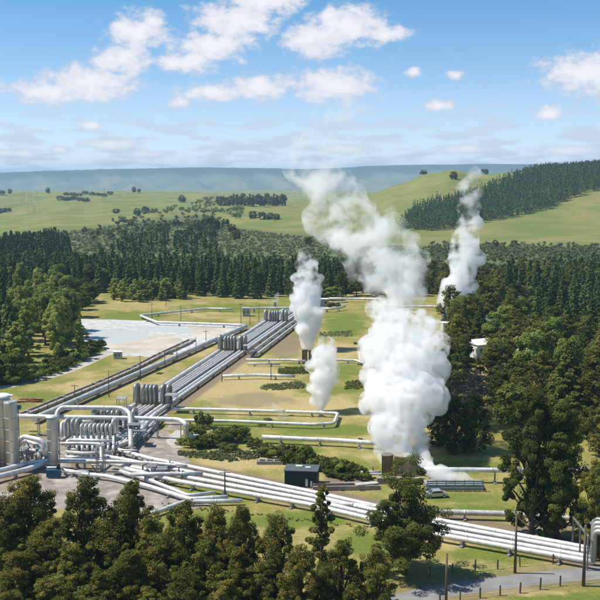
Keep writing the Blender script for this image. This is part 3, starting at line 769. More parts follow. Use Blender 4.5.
for s in(-4.5,-1,3): MB().box((s,-1.3,.5),(.25,.25,1.0)).build('post',M['steel'],o)
o=empty('valve_skid',P(371,478),'small white skid of pipes and valves left of the steaming towers','valve skid')
MB().box((0,0,.9),(4.4,1.2,.25)).build('skid_deck',M['white'],o)
for s in(-1.8,0,1.8): MB().box((s,0,.4),(.2,1.0,.78)).build('post',M['steel'],o)
MB().tube([(-2,0,1.3),(2,0,1.3)],.26,10).build('pipe',M['clad'],o); MB().tube([(.4,0,1.3),(.4,0,2.4)],.12,8).build('bonnet',M['rust'],o)
# cooling drain
o=empty('cooling_weir',P(454,489),'long blue grey louvred weir with steam rising from it on the lawn','weir')
for k in range(5): MB().box((0,-1.6,.35+k*.42),(11,.14,.26)).build('louvre',M['bluepale' if k%2 else 'steel'],o)
for s in np.linspace(-5.4,5.4,7): MB().box((float(s),-1.35,1.1),(.16,.3,2.3)).build('post',M['steel'],o)
MB().box((0,1.0,.5),(11.2,4.0,1.0)).build('trough',M['clad_dull'],o)
# twin far stacks
o=empty('silencer',P(308,363),'small twin stacks under the narrow steam plume in mid field','silencer')
MB().lathe((-1.1,0,0),[(.9,0),(.9,4.3),(1.0,4.3),(1.0,4.6)],20).build('tower',M['conc_stain'],o)
MB().lathe((1.2,0,0),[(1.0,0),(1.0,4.3),(1.1,4.3),(1.1,4.6)],20).build('tower',M['conc_stain'],o)
MB().box((.1,-1.4,.4),(3.8,.8,.8)).build('weir_box',M['concrete'],o)
o=empty('silencer',P(321,416.5),'low steel vent pipe under the middle steam puff','vent')
MB().lathe((0,0,0),[(.5,0),(.5,1.0),(.35,1.1),(.35,1.6)],16).build('stack',M['clad_old'],o); MB().box((0,0,.12),(1.6,1.6,.24)).build('plinth',M['concrete'],o); o.name='vent_stack'
o=empty('silencer',P(275,309),'small vent behind the farthest loops of the long bundle','vent')
MB().lathe((0,0,0),[(.7,0),(.7,3.2),(.8,3.4)],16).build('stack',M['clad_old'],o); MB().box((0,0,.12),(2,2,.24)).build('plinth',M['concrete'],o); o.name='vent_stack'
o=empty('silencer',P(452,325),'silencer tower hidden in trees under the tall right hand plume','silencer')
MB().lathe((-2,0,0),[(1.6,0),(1.6,6)],20).build('tower',M['conc_stain'],o); MB().lathe((2,0,0),[(1.6,0),(1.6,6)],20).build('tower',M['conc_stain'],o)

# parked car beside the weir
def car():
    b=P(436,497); o=empty('parked_car',b,'small silver parked car on the lawn beside the steaming weir','car'); o.rotation_euler=(0,0,.15)
    prof=[(-2.1,.35),(-2.12,.75),(-1.9,.92),(-1.35,1.0),(-.75,1.42),(.75,1.45),(1.45,1.0),(2.05,.85),(2.15,.6),(2.1,.35)]
    vs=[(x,-.85,z) for x,z in prof]+[(x,.85,z) for x,z in prof]; n=len(prof)
    fs=[tuple(range(n)),tuple(range(2*n-1,n-1,-1))]+[(i,i+n,(i+1)%n+n,(i+1)%n) for i in range(n)]
    MB().add(vs,fs).build('body',M['carpaint'],o)
    for y in(-.86,.86): MB().add([(-1.2,y,1.02),(-.72,y,1.35),(.7,y,1.37),(1.25,y,1.02)],[(0,1,2,3)]).build('window',M['glass'],o)
    MB().add([(-1.36,-.7,1.02),(-.78,-.7,1.42),(-.78,.7,1.42),(-1.36,.7,1.02)],[(0,1,2,3)]).build('rear_window',M['glass'],o)
    for x in(-1.35,1.35):
        for y in(-.8,.8):
            w=MB().tube([(x,y-.1,.32),(x,y+.1,.32)],.32,16).build('wheel',M['tyre'],o); MB().tube([(x,y-.12,.32),(x,y+.12,.32)],.17,10).build('rim',M['clad'],w)
car()
# rusty pipe pile
o=empty('scrap_pile',P(27,402),'pile of rusty red pipes lying on the grass right of the tallest vessel','pipe pile')
rr_=random.Random(2)
for k in range(16):
    x=rr_.uniform(-3,3); y=rr_.uniform(-1.4,1.4); a=rr_.uniform(-.35,.35); L_=rr_.uniform(2,4); z=.2+.28*(k//6)
    MB().tube([(x-L_/2*math.cos(a),y-L_/2*math.sin(a),z),(x+L_/2*math.cos(a),y+L_/2*math.sin(a),z)],.17,8).build('rusty_pipe',M['rust'],o)
# small buildings
def house(x,y,w,d,h,rz,label,roof='gable',wm='white',rm='roofwhite',rh=1.4,name='shed',z0=None):
    b=P(x,y) if z0 is None else z0; o=empty(name,b,label,'building'); o.rotation_euler=(0,0,rz)
    MB().box((0,0,h/2),(w,d,h)).build('wall',M[wm],o)
    m=MB()
    if roof=='gable': m.add([(-w/2-.3,-d/2-.3,h-.0),(w/2+.3,-d/2-.3,h),(w/2+.3,d/2+.3,h),(-w/2-.3,d/2+.3,h),(-w/2-.3,0,h+rh),(w/2+.3,0,h+rh)],[(0,1,5,4),(2,3,4,5),(0,4,3),(1,2,5),(0,3,2,1)])
    else: m.box((0,0,h+.1),(w+.4,d+.4,.2))
    m.build('roof',M[rm],o)
    for s in(-.25,.25): MB().box((s*w,-d/2-.02,h*.55),(w*.14,.06,h*.28)).build('window',M['glass'],o)
    MB().box((0,-d/2-.03,h*.36),(w*.12,.08,h*.7)).build('door',M['clad_dull'],o)
    return o
house(118,358.5,2.6,2.2,2.3,0,'small grey hut beside the track at the near side of the pond',roof='flat',wm='clad_dull',rm='white',name='hut')
house(478,356,7,8,4.6,.5,'pale shed with a bright white roof half hidden by the right hand trees')
house(506,384,4,4,5.2,.3,'cream hut glimpsed between the brown trees on the right',wm='cream')
house(527,371,6,5,6.0,.2,'white roofed shed barely showing above the right hand treetops')
house(246,316,3.2,3,3.6,.1,'grey box shed at the far elbow of the thick diagonal pipeline',roof='flat',wm='clad_dull',rm='clad_old')
house(322,306,6,4,3.4,.1,'small grey well building at the far end of the field',roof='flat',wm='clad_dull',rm='roofwhite',name='well_building')
house(331,299,10,4,3.0,.0,'low flat building at the forest edge beyond the long bundle',roof='flat',wm='cream',rm='roofwhite',name='well_building')
house(448,331,5,4,3.4,.1,'little pale building at the foot of the tall right hand plume',roof='flat',wm='cream')

# ------------------------------------------------------------ vegetation
def leaves(clumps, nper, size, rng, out=.8, flat=1.0, aspect=1.6, whole=False):
    """clumps: rows of (x,y,z,r,tint). Returns vertex, tint arrays for leaf quads."""
    C=np.repeat(np.array(clumps,float),nper,axis=0); n=len(C)
    d=rng.normal(size=(n,3)); d/=np.linalg.norm(d,axis=1)[:,None]
    rad=C[:,3]*(rng.uniform(.25,1,n)**.45)
    c=C[:,:3]+d*rad[:,None]*np.array([1,1,flat])
    nr=d*out*.75+rng.normal(size=(n,3))*.42+np.array([0,0,.25])
    if whole:
        cc=C[:,:3]-np.array([C[:,0].mean(),C[:,1].mean(),0]); cc[:,2]=0; zr=C[:,2].max()-C[:,2].min()+1e-6
        cc/= (np.percentile(np.linalg.norm(cc,axis=1),90)+1e-6); cc[:,2]=np.clip((C[:,2]-C[:,2].min())/zr-.45,-.4,.6)
        nr=nr+cc*.55+np.array([0,0,.15])
    nr/=np.linalg.norm(nr,axis=1)[:,None]
    t=np.cross(nr,rng.normal(size=(n,3))); t/=np.linalg.norm(t,axis=1)[:,None]; b=np.cross(nr,t)
    s=(size*rng.uniform(.6,1.35,n))[:,None]
    v=np.stack([c-t*s*aspect*.5,c-b*s*.5+t*s*.1,c+t*s*aspect*.5,c+b*s*.5-t*s*.05],1).reshape(-1,3)
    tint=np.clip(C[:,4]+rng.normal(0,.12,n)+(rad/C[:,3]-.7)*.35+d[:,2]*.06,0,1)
    return v,np.repeat(tint,4)
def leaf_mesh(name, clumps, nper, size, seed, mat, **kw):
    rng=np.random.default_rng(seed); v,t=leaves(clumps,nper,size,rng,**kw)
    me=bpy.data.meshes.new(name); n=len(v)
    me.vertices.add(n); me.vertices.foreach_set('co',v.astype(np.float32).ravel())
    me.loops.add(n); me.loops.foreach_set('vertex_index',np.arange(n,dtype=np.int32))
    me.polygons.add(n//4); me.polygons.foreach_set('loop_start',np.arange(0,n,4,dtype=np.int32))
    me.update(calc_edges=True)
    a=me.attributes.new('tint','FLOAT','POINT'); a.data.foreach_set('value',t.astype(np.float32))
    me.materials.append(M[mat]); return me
def tree_proto(kind, seed, H, W, mat, nl, leaf):
    """returns (crown mesh, trunk mesh) of a tree H tall and W wide"""
    r=random.Random(seed); cl=[]; limbs=[]
    if kind=='euc':       # broad uneven crown: branch tips inside a pointed-round outline, each carrying its own billow of foliage
        nb=34
        for k in range(nb):
            f=((k+.5)/nb)**.85; an=k*2.4+r.uniform(-.4,.4)
            env=W*.5*(math.sin(math.pi*(.20+.72*f))**.6)*(1.0-.25*max(0,f-.4))
            rr=env*r.uniform(.45,.92)*(1 if f<.9 else .45); z=H*(.07+.89*f)
            if k==nb-1: z=H*.95; rr=0
            x,y=rr*math.cos(an),rr*math.sin(an)
            limbs.append([(0,0,z*.45),(x*.55,y*.55,z*.75),(x,y,z)])
            lob=W*r.uniform(.085,.15)
            for j in range(7):
                gs=lambda q: max(-1.25*q,min(1.25*q,r.gauss(0,q)))
                cl.append((x+gs(lob*.7),y+gs(lob*.7),z+gs(lob*.7)-abs(gs(lob*.3)),lob*r.uniform(.4,.75),r.choice((.2,.3,.45,.7))))
            cl.append((x,y,z,lob*.95,.3))
        for j in range(14):
            f=j/14; cl.append((r.gauss(0,W*.1),r.gauss(0,W*.1),H*(.2+.68*f),W*.14,.15))
    elif kind=='open':    # sparse, several bare stems visible through the lower crown
        nb=13
        for k in range(nb):
            an=k*2.4+r.uniform(-.3,.3); rr=W*.5*r.uniform(.2,.85); zt=H*(1-.62*rr/(W*.5))*r.uniform(.92,1.0)
            if k<2: rr=W*.12*(k+.3); zt=H*(.98-.08*k)
            x,y=rr*math.cos(an),rr*math.sin(an)
            limbs.append([(0,0,H*.10),(x*.45,y*.45,H*.3),(x*.85,y*.85,zt*.8),(x,y,zt*.95)])
            for j in range(13):
                f=j/12; z=zt*(.22+.78*f) if k%2 else zt*(.42+.58*f)
                q=(.5+.5*f); sp=W*.085
                q=(.75+.25*f); cl.append((x*q+r.gauss(0,sp),y*q+r.gauss(0,sp),z+r.gauss(0,H*.012),W*r.uniform(.06,.115),r.choice((.2,.3,.5,.6))))
    elif kind=='slim':
        for j in range(95):
            f=j/95; z=H*(.10+.88*f); sp=W*.5*(1-f)**.55*.95+.12
            an=r.uniform(0,6.28); d=sp*r.uniform(.2,1.1)
            cl.append((d*math.cos(an),d*math.sin(an),z,W*r.uniform(.07,.13)*(1.15-f*.6),r.choice((.3,.5,.8))))
            if j%3==0: limbs.append([(0,0,z*.86),(d*math.cos(an)*.9,d*math.sin(an)*.9,z)])
    elif kind=='conifer':
        n=int(30)
        for j in range(n):
            f=j/(n-1); z=H*(.08+.89*f); rad=W*.5*(1-f)**.85*r.uniform(.8,1.08)+.1
            m=max(2,int(7*(1-f)+2)); a0=r.uniform(0,6)
            for i in range(m):
                an=a0+i*6.283/m+r.uniform(-.3,.3)
                q=r.uniform(.55,.95)
                cl.append((rad*q*math.cos(an),rad*q*math.sin(an),z-rad*.22*q,.10*W*(1-f*.62)+.12,r.choice((.3,.45,.6))))
    elif kind=='round':
        for j in range(58):
            an=r.uniform(0,6.28); u=r.uniform(-.75,1); rad=math.sqrt(max(0,1-u*u*.85))*W*.42*r.uniform(.6,1.02)
            z=H*(.56+.40*u)
            cl.append((rad*math.cos(an),rad*math.sin(an),z,W*r.uniform(.09,.15),r.choice((.25,.4,.55,.7))))
            if j%7==0: limbs.append([(0,0,H*.2),(rad*.5*math.cos(an),rad*.5*math.sin(an),z*.75)])
    elif kind=='willow':
        nb=5
        for k in range(nb):
            an=k*1.3+r.random(); rr=W*.25*r.uniform(.2,1); x,y=rr*math.cos(an),rr*math.sin(an); zt=H*r.uniform(.72,1)
            limbs.append([(0,0,H*.1),(x,y,zt*.8)])
            for j in range(15):
                f=j/14; sp=W*.14*math.sin(math.pi*(.2+.75*f))
                cl.append((x+r.gauss(0,sp),y+r.gauss(0,sp),H*.1+(zt-H*.1)*f,W*r.uniform(.08,.13),r.choice((.3,.5,.7))))
    elif kind=='bush':
        for j in range(26):
            an=r.uniform(0,6.28); q=r.uniform(0,1)**.5; rad=W*.42*q
            z=H*(.25+.6*r.random()*(1-.55*q*q))
            cl.append((rad*math.cos(an),rad*math.sin(an),z,min(W,H)*r.uniform(.14,.22),r.choice((.2,.4,.6))))
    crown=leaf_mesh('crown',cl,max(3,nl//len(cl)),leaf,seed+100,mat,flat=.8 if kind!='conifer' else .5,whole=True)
    m=MB(); tr=(H*.016+.04)*(.62 if kind=='open' else 1)
    if kind in('open','slim','conifer','euc','round','willow'):
        top=H*(.9 if kind in('slim','conifer') else .5)
        m.tube([(0,0,-.3),(r.uniform(-.1,.1),r.uniform(-.1,.1),H*.15),(r.uniform(-.2,.2),0,top)],[tr*1.5,tr,tr*.35],8)
        for lb in limbs: m.tube(lb,[tr*.62]+[tr*.4]*(len(lb)-2)+[tr*.12],6,caps=False)
    else:
        m.tube([(0,0,-.1),(0,0,H*.5)],[.12,.05],6)
        m.tube([(0,0,.1),(W*.2,.1,H*.55)],[.08,.03],5)
    tm=m.mesh('trunk'); tm.materials.append(M['bark'])
    return crown,tm,H,W
PR={}
def protos(key,kind,n,H,W,mat,nl,leaf,s0):
    PR[key]=[tree_proto(kind,s0+i,H*(1+.04*i),W,mat,nl,leaf) for i in range(n)]
protos('euc','euc',5,16,9.5,'l_euc',40000,.165,10)
protos('euc_dark','euc',3,20,10,'l_dark',60000,.18,30)
protos('euc_mid','euc',4,15,9.5,'l_euc',9500,.31,40)
protos('dark_mid','euc',3,15,10,'l_dark',9500,.32,50)
protos('open','open',2,17.5,10,'l_dark',46000,.16,60)
protos('slim','slim',2,16,6.2,'l_euc',14000,.18,70)
protos('pine','conifer',4,24,8.5,'l_pine',5200,.55,80)
protos('bigpine','conifer',2,22,12,'l_dark',12000,.45,86)
protos('round','round',3,12,9,'l_green',6500,.36,90)
protos('willow','willow',4,15,8,'l_light',7500,.32,100)
protos('rounddark','round',3,12,10,'l_dark',5200,.42,110)
protos('bush','bush',4,2.6,4.2,'l_green',2600,.19,120)
protos('darkbush','bush',3,2.8,4.2,'l_dark',2600,.2,130)
protos('scrubbush','bush',2,2.2,4.5,'l_scrub',1200,.26,140)
protos('bare','round',2,11,8,'l_bare',900,.35,150)
_cnt={}
def plant(key, X, Y, H, W, label, group=None, name='tree', cat='tree', sink=.1, parts=True):
    k=_cnt.get(key,0); _cnt[key]=k+1
    cr,tm,ph,pw=PR[key][k%len(PR[key])]
    z=Hh(X,Y)-sink; 
    if parts:
        o=empty(name,(X,Y,z),label,cat,group)
        link('crown',cr,None,o); link('trunk' if name!='bush' else 'stem',tm,None,o)
    else:
        o=link(name,cr,None,None,(X,Y,z)); tag(o,label,cat,group)
    o.rotation_euler=(0,0,random.uniform(0,6.28)); o.scale=(W/pw,W/pw,H/ph)
    if not parts: o.location.z-=H*.17
    return o
def plant_top(key,x,yt,H,wpx,label,group=None,**kw):      # tree whose tip is seen at (x, yt)
    q=P(x,yt,H); W=(1.22 if key=='euc' else 1.05)*wpx*(q.y*CP+(CAMZ-H)*SP)/F
    return plant(key,q.x,q.y,H,W,label,group,**kw)
def plant_base(key,x,yb,yt,wpx,label,group=None,**kw):    # tree seen from yb up to yt
    q=P(x,yb); H=PD(x,yt,q.y).z; W=wpx*(q.y*CP+CAMZ*SP)/F
    return plant(key,q.x,q.y,H,W,label,group,**kw)

GF='trees across the foreground'
fore=[(28,477,17,62,'euc','tallest olive tree of the left foreground, in front of the large vessel'),
(86,480,18,58,'euc','dense olive tree in front of the blue tank and concrete pad'),
(131,478,18,44,'euc','pointed olive tree in front of the gravel corner, left of the lone wooden pole'),
(3,497,15,50,'euc','olive tree cut off by the left edge of the view'),
(152,512,15,44,'euc','lower brown tipped tree just right of the pointed olive one'),
(183,502,17,50,'euc','narrow crowned olive tree left of the lone wooden pole'),
(216,508,16,44,'euc','olive tree standing right below the lone wooden pole'),
(243,503,17,38,'euc','slender brown tipped tree just right of the lone wooden pole'),
(277,516,16,44,'euc','olive tree right of the slender brown tipped one, below the bright green lawn'),
(321,482,16.8,40,'slim','tall thin sparse tree overlapping the white bundle right of the green shed'),
(341,540,13,48,'euc','bushy brown tree at the foot of the tall thin sparse one'),
(376,548,12,40,'euc','bushy olive tree left of the large open tree by the road'),
(300,548,13,46,'euc','low bushy olive tree in the middle of the bottom edge')]
for x,yt,H,w,k,l in fore: plant_top(k,x,yt,H,w,l,GF,name='eucalyptus_tree')
for x,yt,H,w in [(48,518,14,52),(108,520,13,52),(160,535,13,50),(203,536,13,48),(70,546,12,50),(130,548,12,50),(236,546,12,46),(265,560,11,44),(20,552,11,52),(100,572,10,46),(50,578,10,46),(185,572,10,46),(318,575,9,40),(225,580,9,40),(285,590,8,36),(150,588,9,44),(10,590,9,44),(355,585,8,34)]:
    plant_top('euc',x,yt,H,w,'lower olive brown tree in the bottom left thicket, overtopped by the taller trees behind it',GF,name='eucalyptus_tree')
plant_top('round',52,574,9,40,'bright green tree low in the bottom left corner thicket, left one',GF,name='woodland_tree')
plant_top('round',82,584,8,36,'bright green tree low in the bottom left corner thicket, right one',GF,name='woodland_tree')
plant_base('open',406,575,456,82,'large open branched tree with several stems standing alone beside the road','large trees on the lawn',name='eucalyptus_tree')
plant_base('euc_dark',531,537,388,62,'huge dark tree on the lawn at the right, left one of the touching pair','large trees on the lawn',name='eucalyptus_tree')
plant_base('euc_dark',556,540,400,60,'huge dark tree on the lawn at the right, right one of the touching pair','large trees on the lawn',name='eucalyptus_tree')
plant_base('euc',594,552,462,44,'olive tree cut off by the right edge above the tall pipe loop',name='eucalyptus_tree')
plant_base('bush',581,533,502,28,'yellowish bush between the huge dark trees and the tall pipe loop',name='bush',cat='bush')
plant_base('dark_mid',455,452,398,34,'dark round tree with a bare trunk at the back of the lawn, left one',name='shade_tree')
plant_base('dark_mid',474,452,392,34,'dark tree with a bare trunk at the back of the lawn, right one',name='shade_tree')
plant_base('dark_mid',438,446,408,28,'dark tree at the edge of the big plume, back of the lawn',name='shade_tree')

# right hand wood
rw=random.Random(11); pts=[]
def ok(X,Y,lst,d): return all((X-a)**2+(Y-b)**2>d*d for a,b in lst)
tries=0; used=[]
while len(pts)<190 and tries<14000:
    tries+=1
    y=rw.uniform(296,462); x=rw.uniform(425,660)
    q=P(x,y)
    left=np.interp(y,[296,320,345,380,420,462],[470,446,452,446,440,470])
    if x<left: continue
    if 445<y and x<500: continue
    if y>438 and x<600: continue
    if any(abs(x-hx)<wd and -4<y-hy<dp for hx,hy,wd,dp in ((478,356,17,54),(506,384,7,20),(527,371,7,16),(448,331,8,30))): continue
    if not ok(q.x,q.y,used,10.0): continue
    used.append((q.x,q.y)); pts.append((x,y,q))
for x,y,q in pts:
    con = (x>535 and y<345) or (x>500 and y<312 and rw.random()<.8)
    if con: plant('pine',q.x,q.y,rw.uniform(13,21),rw.uniform(7,9),'dark pine in the upper part of the right hand wood','pines of the right hand wood',name='pine_tree')
    else:
        c=rw.random()
        key='euc_mid' if c<.5 else 'dark_mid' if c<.72 else 'round' if c<.86 else 'rounddark' if c<.93 else 'bigpine'
        if 455<x<500 and 400<y<440 and rw.random()<.4: key='bare'
        lab={'euc_mid':'brown olive tree in the right hand wood','dark_mid':'dark green leafy tree in the right hand wood','round':'mid green round tree in the right hand wood','rounddark':'dark round tree in the right hand wood','bare':'leafless grey brown tree in the right hand wood','bigpine':'broad dark conifer in the right hand wood'}[key]
        plant(key,q.x,q.y,rw.uniform(11,17)*(1.05 if key=='bigpine' else 1),rw.uniform(9,12.5),lab,lab.replace('tree in','trees in').replace('conifer in','conifers in'),name='pine_tree' if key=='bigpine' else 'woodland_tree')
plant_base('bigpine',567,432,338,62,'broad dark conifer towering over the right hand wood above the huge pair',name='pine_tree')
plant_base('willow',532,325,296,34,'bright yellow green tree in the upper part of the right hand wood',name='woodland_tree')

# left hand wood beside the pond
used=[]; pts=[]; tries=0
while len(pts)<85 and tries<9000:
    tries+=1
    y=rw.uniform(296,392); x=rw.uniform(-60,100)
    lim=np.interp(y,[296,320,345,358,392],[98,80,82,74,-16])
    if x>lim or (y>382 and x>-10): continue
    q=P(x,y)
    if not ok(q.x,q.y,used,7.6): continue
    used.append((q.x,q.y)); pts.append((x,y,q))
for x,y,q in pts:
    edge=np.interp(y,[296,320,345,358,392],[104,84,92,92,-10])-x
    if x<10 and y<376 or (x<22 and rw.random()<.3): plant('pine',q.x,q.y,rw.uniform(17,22),rw.uniform(7.5,9.5),'dark pine at the left edge of the left hand wood','pines of the left hand wood',name='pine_tree')
    elif x>72 and y<318: plant('rounddark',q.x,q.y,rw.uniform(8,11),rw.uniform(8,11),'dark round tree above the far left corner of the pond','dark trees above the pond',name='woodland_tree')
    else:
        k=rw.choice(('willow','willow','round','willow')) if edge>14 else rw.choice(('round','willow'))
        Hx=rw.uniform(15.5,21.5)*(1.0 if edge>12 else .45)
        lab={'willow':'light green feathery tree in the left hand wood','round':'mid green round tree in the left hand wood','euc_mid':'olive tree in the left hand wood'}[k]
        plant(k,q.x,q.y,Hx,rw.uniform(8.5,11),lab,lab.replace('tree in','trees in'),name='woodland_tree')
plant_base('willow',80,352,320,20,'lone light green tree at the left shore of the pond',name='woodland_tree')
for x,y in [(12,384),(24,382),(36,379),(48,374),(58,370),(68,366),(78,361),(88,355),(95,349),(2,385),(-12,386),(28,374),(52,367),(70,359)]:
    plant_base('darkbush' if x%3 else 'bush',x,y,y-12,24,'low green bush along the track below the left hand wood','bushes along the track',name='bush',cat='bush')

# green bushes on the field
bs=[(196,437,16,22),(190,446,10,18),(201,447,14,22),(203,428,19,18),(213,446,16,24),(222,443,18,24),(233,441,19,26),(243,440,16,22),(252,447,12,18),(228,450,9,20),(180,444,7,12),
    (262,453,12,16),(270,456,15,20),(280,459,16,22),(290,463,22,24),(300,466,26,28),(309,466,18,18),(318,469,18,22),(329,472,18,22),(340,474,18,22),(350,476,18,20),(360,478,16,18),(366,481,12,12),(333,476,9,18),(345,479,9,16)]
for i,(x,yb,h,w) in enumerate(bs):
    g='left clump' if x<258 else 'right clump'
    plant_base(('darkbush','bush','darkbush')[i%3],x,yb,yb-h,w*1.15,'rounded dark green bush in the clump behind the thick white bundle' if x>=258 else 'rounded green bush in the clump beside the nearest tall loops','bushes of the '+g,name='bush',cat='bush')
for x,yb,h,w in [(382,371,10,16),(378,366,8,10),(331,308,8,9),(337,308,7,8)]:
    plant_base('darkbush',x,yb,yb-h,w,'dark bush on the far half of the field','bushes on the far half of the field',name='bush',cat='bush')

wr=random.Random(77)
for k in range(24):
    x=wr.uniform(150,400); y=wr.uniform(330,452)
    q=P(x,y); off=q.x-(-43.6+UX*(q.y-258))
    if -6<off<18 or wr.random()<.3: continue
    plant('darkbush' if k%2 else 'scrubbush',q.x,q.y,wr.uniform(.5,1.3),wr.uniform(1.2,2.8),'tiny low shrub dotted on the open field','tiny shrubs dotted on the field',name='bush',cat='bush')
# forest wall behind the field
used=[]; pts=[]; tries=0
while len(pts)<255 and tries<22000:
    tries+=1
    D=rw.uniform(505,600); x=rw.uniform(-40,640); X=(x-300)/F*D
    lo=np.interp(x,[-40,90,130,180,330,350,640],[540,535,530,508,505,512,520])
    if D<lo or D>lo+62: continue
    if not ok(X,D,used,7.2): continue
    used.append((X,D)); pts.append((x,X,D,lo))
for x,X,D,lo in pts:
    if x<350 and rw.random()<.16: plant(rw.choice(('rounddark','round','dark_mid')),X,D,rw.uniform(9,17),rw.uniform(7,11),'leafy green tree standing in the forest wall behind the field','leafy trees of the forest wall',name='woodland_tree')
    elif x<350: plant('pine',X,D,rw.uniform(15,20) if x>190 else rw.uniform(13,18),rw.uniform(6.5,9),'dark conifer of the forest wall behind the field','conifers of the forest wall',name='pine_tree')
    else:
        k=rw.choice(('dark_mid','rounddark','euc_mid')) if x<500 else rw.choice(('dark_mid','pine','euc_mid','rounddark')); 
        plant(k,X,D,rw.uniform(10,16) if k!='pine' else rw.uniform(13,18),rw.uniform(8,11),'dark tree behind the big plume at the far edge of the field' if k!='pine' else 'dark conifer at the right end of the forest wall','trees behind the big plume' if k!='pine' else 'conifers right of the plume',name='woodland_tree' if k!='pine' else 'pine_tree')
for i in range(30):
    x=rw.uniform(112,182); D=rw.uniform(492,520)
    plant('willow',(x-300)/F*D,D,rw.uniform(6,11),rw.uniform(5,8),'light green young tree along the foot of the forest wall beyond the pond','young trees beyond the pond',name='woodland_tree')
for i in range(14):
    x=rw.uniform(298,345); D=rw.uniform(500,512)
    plant('round',(x-300)/F*D,D,rw.uniform(5,9),rw.uniform(6,9),'small green tree at the foot of the forest wall beyond the bundle','small trees beyond the bundle',name='woodland_tree')

# masses too far off to count: one mesh each, built from many small crowns
def mass(name, spots, mat, hrange, wr, label, per=26, leaf=.30, conic=True, seed=0):
    rng=np.random.default_rng(seed); cl=[]
    X=np.array([s[0] for s in spots]); Y=np.array([s[1] for s in spots]); Z=height(X,Y)
    for x,y,z in zip(X,Y,Z):
        h=rng.uniform(*hrange); w=h*wr*rng.uniform(.8,1.2); t=rng.choice((.25,.45,.65))
        if conic:
            for f in (.12,.3,.48,.65,.8,.93):
                for k in range(2 if f<.6 else 1):
                    a=rng.uniform(0,6.28); d=w*.22*(1-f)
                    cl.append((x+d*math.cos(a),y+d*math.sin(a),z+h*f,max(.35,w*.52*(1.04-f)),t))
        else:
            for k in range(4):
                a=rng.uniform(0,6.28); d=w*.28; cl.append((x+d*math.cos(a),y+d*math.sin(a),z+h*rng.uniform(.3,.65),w*.28,t+rng.uniform(-.15,.15)))
    me=leaf_mesh(name,cl,per,leaf,seed+5,mat,flat=1.25 if conic else .8)
    o=link(name,me); tag(o,label,'woodland',kind='stuff'); return o
def scatter(poly, n, dmin, dmax, sp, seed):
    """random spots whose ground is seen inside poly (pixels) and whose distance lies in the range"""
    r=np.random.default_rng(seed); x0=min(p[0] for p in poly)-5; x1=max(p[0] for p in poly)+5
    D=np.sqrt(r.uniform(dmin**2,dmax**2,n*14)); a=r.uniform((x0-300)/F,(x1-300)/F,n*14); X=a*D; Y=D
    Z=height(X,Y); dep=Y*CP-(Z-CAMZ)*SP; xs=300+F*X/dep; ys=300-F*(Y*SP+(Z-CAMZ)*CP)/dep
    ins=in_poly(xs,ys,poly); S=set(); out=[]
    for x,y in zip(X[ins],Y[ins]):
        k=(int(x/sp),int(y/sp))
        if k in S: continue
        S.add(k); out.append((float(x),float(y)))
        if len(out)>=n: break
    return out
mass('plantation',scatter([(400,233),(412,230),(435,231),(460,228),(490,222),(520,216),(548,209),(560,203),(575,198),(600,190),(640,184),(700,176),(720,160),(600,169),(560,171),(522,178),(505,184),(480,197),(455,204),(435,207),(415,214)],5200,1050,2300,4.6,1),
     'l_pine',(17,23),.46,'dark conifer plantation draped in a diagonal band over the right hand pasture hill',per=14,leaf=1.1,seed=1)
mass('forest',scatter([(-80,266),(30,266),(75,266),(110,268),(360,272),(430,285),(520,284),(560,272),(720,266),(720,280),(640,292),(-80,292)],1100,560,720,7.5,2),
     'l_pine',(8,13),.55,'dark conifer forest behind the front row of the forest wall',per=12,leaf=1.2,seed=2)
mass('forest',scatter([(-80,262),(0,262),(68,260),(70,252),(45,246),(60,238),(40,243),(0,246),(-80,248)],500,640,1150,8,3),
     'l_pine',(10,15),.45,'dark conifer stand on the far left in front of the scrubland',per=14,leaf=1.1,seed=3)
mass('forest',scatter([(90,262),(120,246),(160,240),(200,243),(214,248),(220,262)],70,640,1150,20,13),
     'l_pine',(9,17),.4,'scattered dark conifers standing above the scrubland in the middle distance',per=12,leaf=1.4,seed=13)
mass('scrub',scatter([(-80,262),(-80,243),(60,233),(100,228),(150,222),(205,218),(225,228),(330,240),(345,246),(430,247),(600,248),(720,248),(720,268),(430,268),(300,266),(0,266)],5200,640,1500,4.4,4),
     'l_scrub',(1.0,2.2),1.9,'low grey green scrub covering the valley floor and slopes',per=6,leaf=1.0,conic=False,seed=4)
mass('scrub',scatter([(430,262),(430,244),(600,246),(720,246),(720,266),(640,268)],500,640,1100,7,6),
     'l_scrub',(3,5.5),1.0,'darker scrub at the foot of the right hand pasture hill',per=8,leaf=1.2,conic=False,seed=6)
mass('scrub',scatter([(60,236),(75,232),(130,222),(205,216),(218,228),(216,250),(160,244),(90,240)],110,700,1700,16,7),
     'l_dark',(6,10),.7,'dark clumps of trees dotted over the scrubland left of centre',per=16,leaf=1.4,conic=False,seed=7)
mass('woodland',scatter([(90,226),(130,221),(150,213),(185,207),(215,197),(219,232),(190,237),(183,216),(150,219),(130,226),(90,231)],130,1100,3000,11,17)+scatter([(216,213),(243,210),(243,219),(216,223)],30,1100,3000,10,18)+scatter([(140,245),(152,229),(163,229),(160,245)],26,900,2600,10,19),
     'l_dark',(8,14),.8,'dark leafy woodland filling the gullies between the pastures left of the plume',per=22,leaf=1.2,conic=False,seed=17)
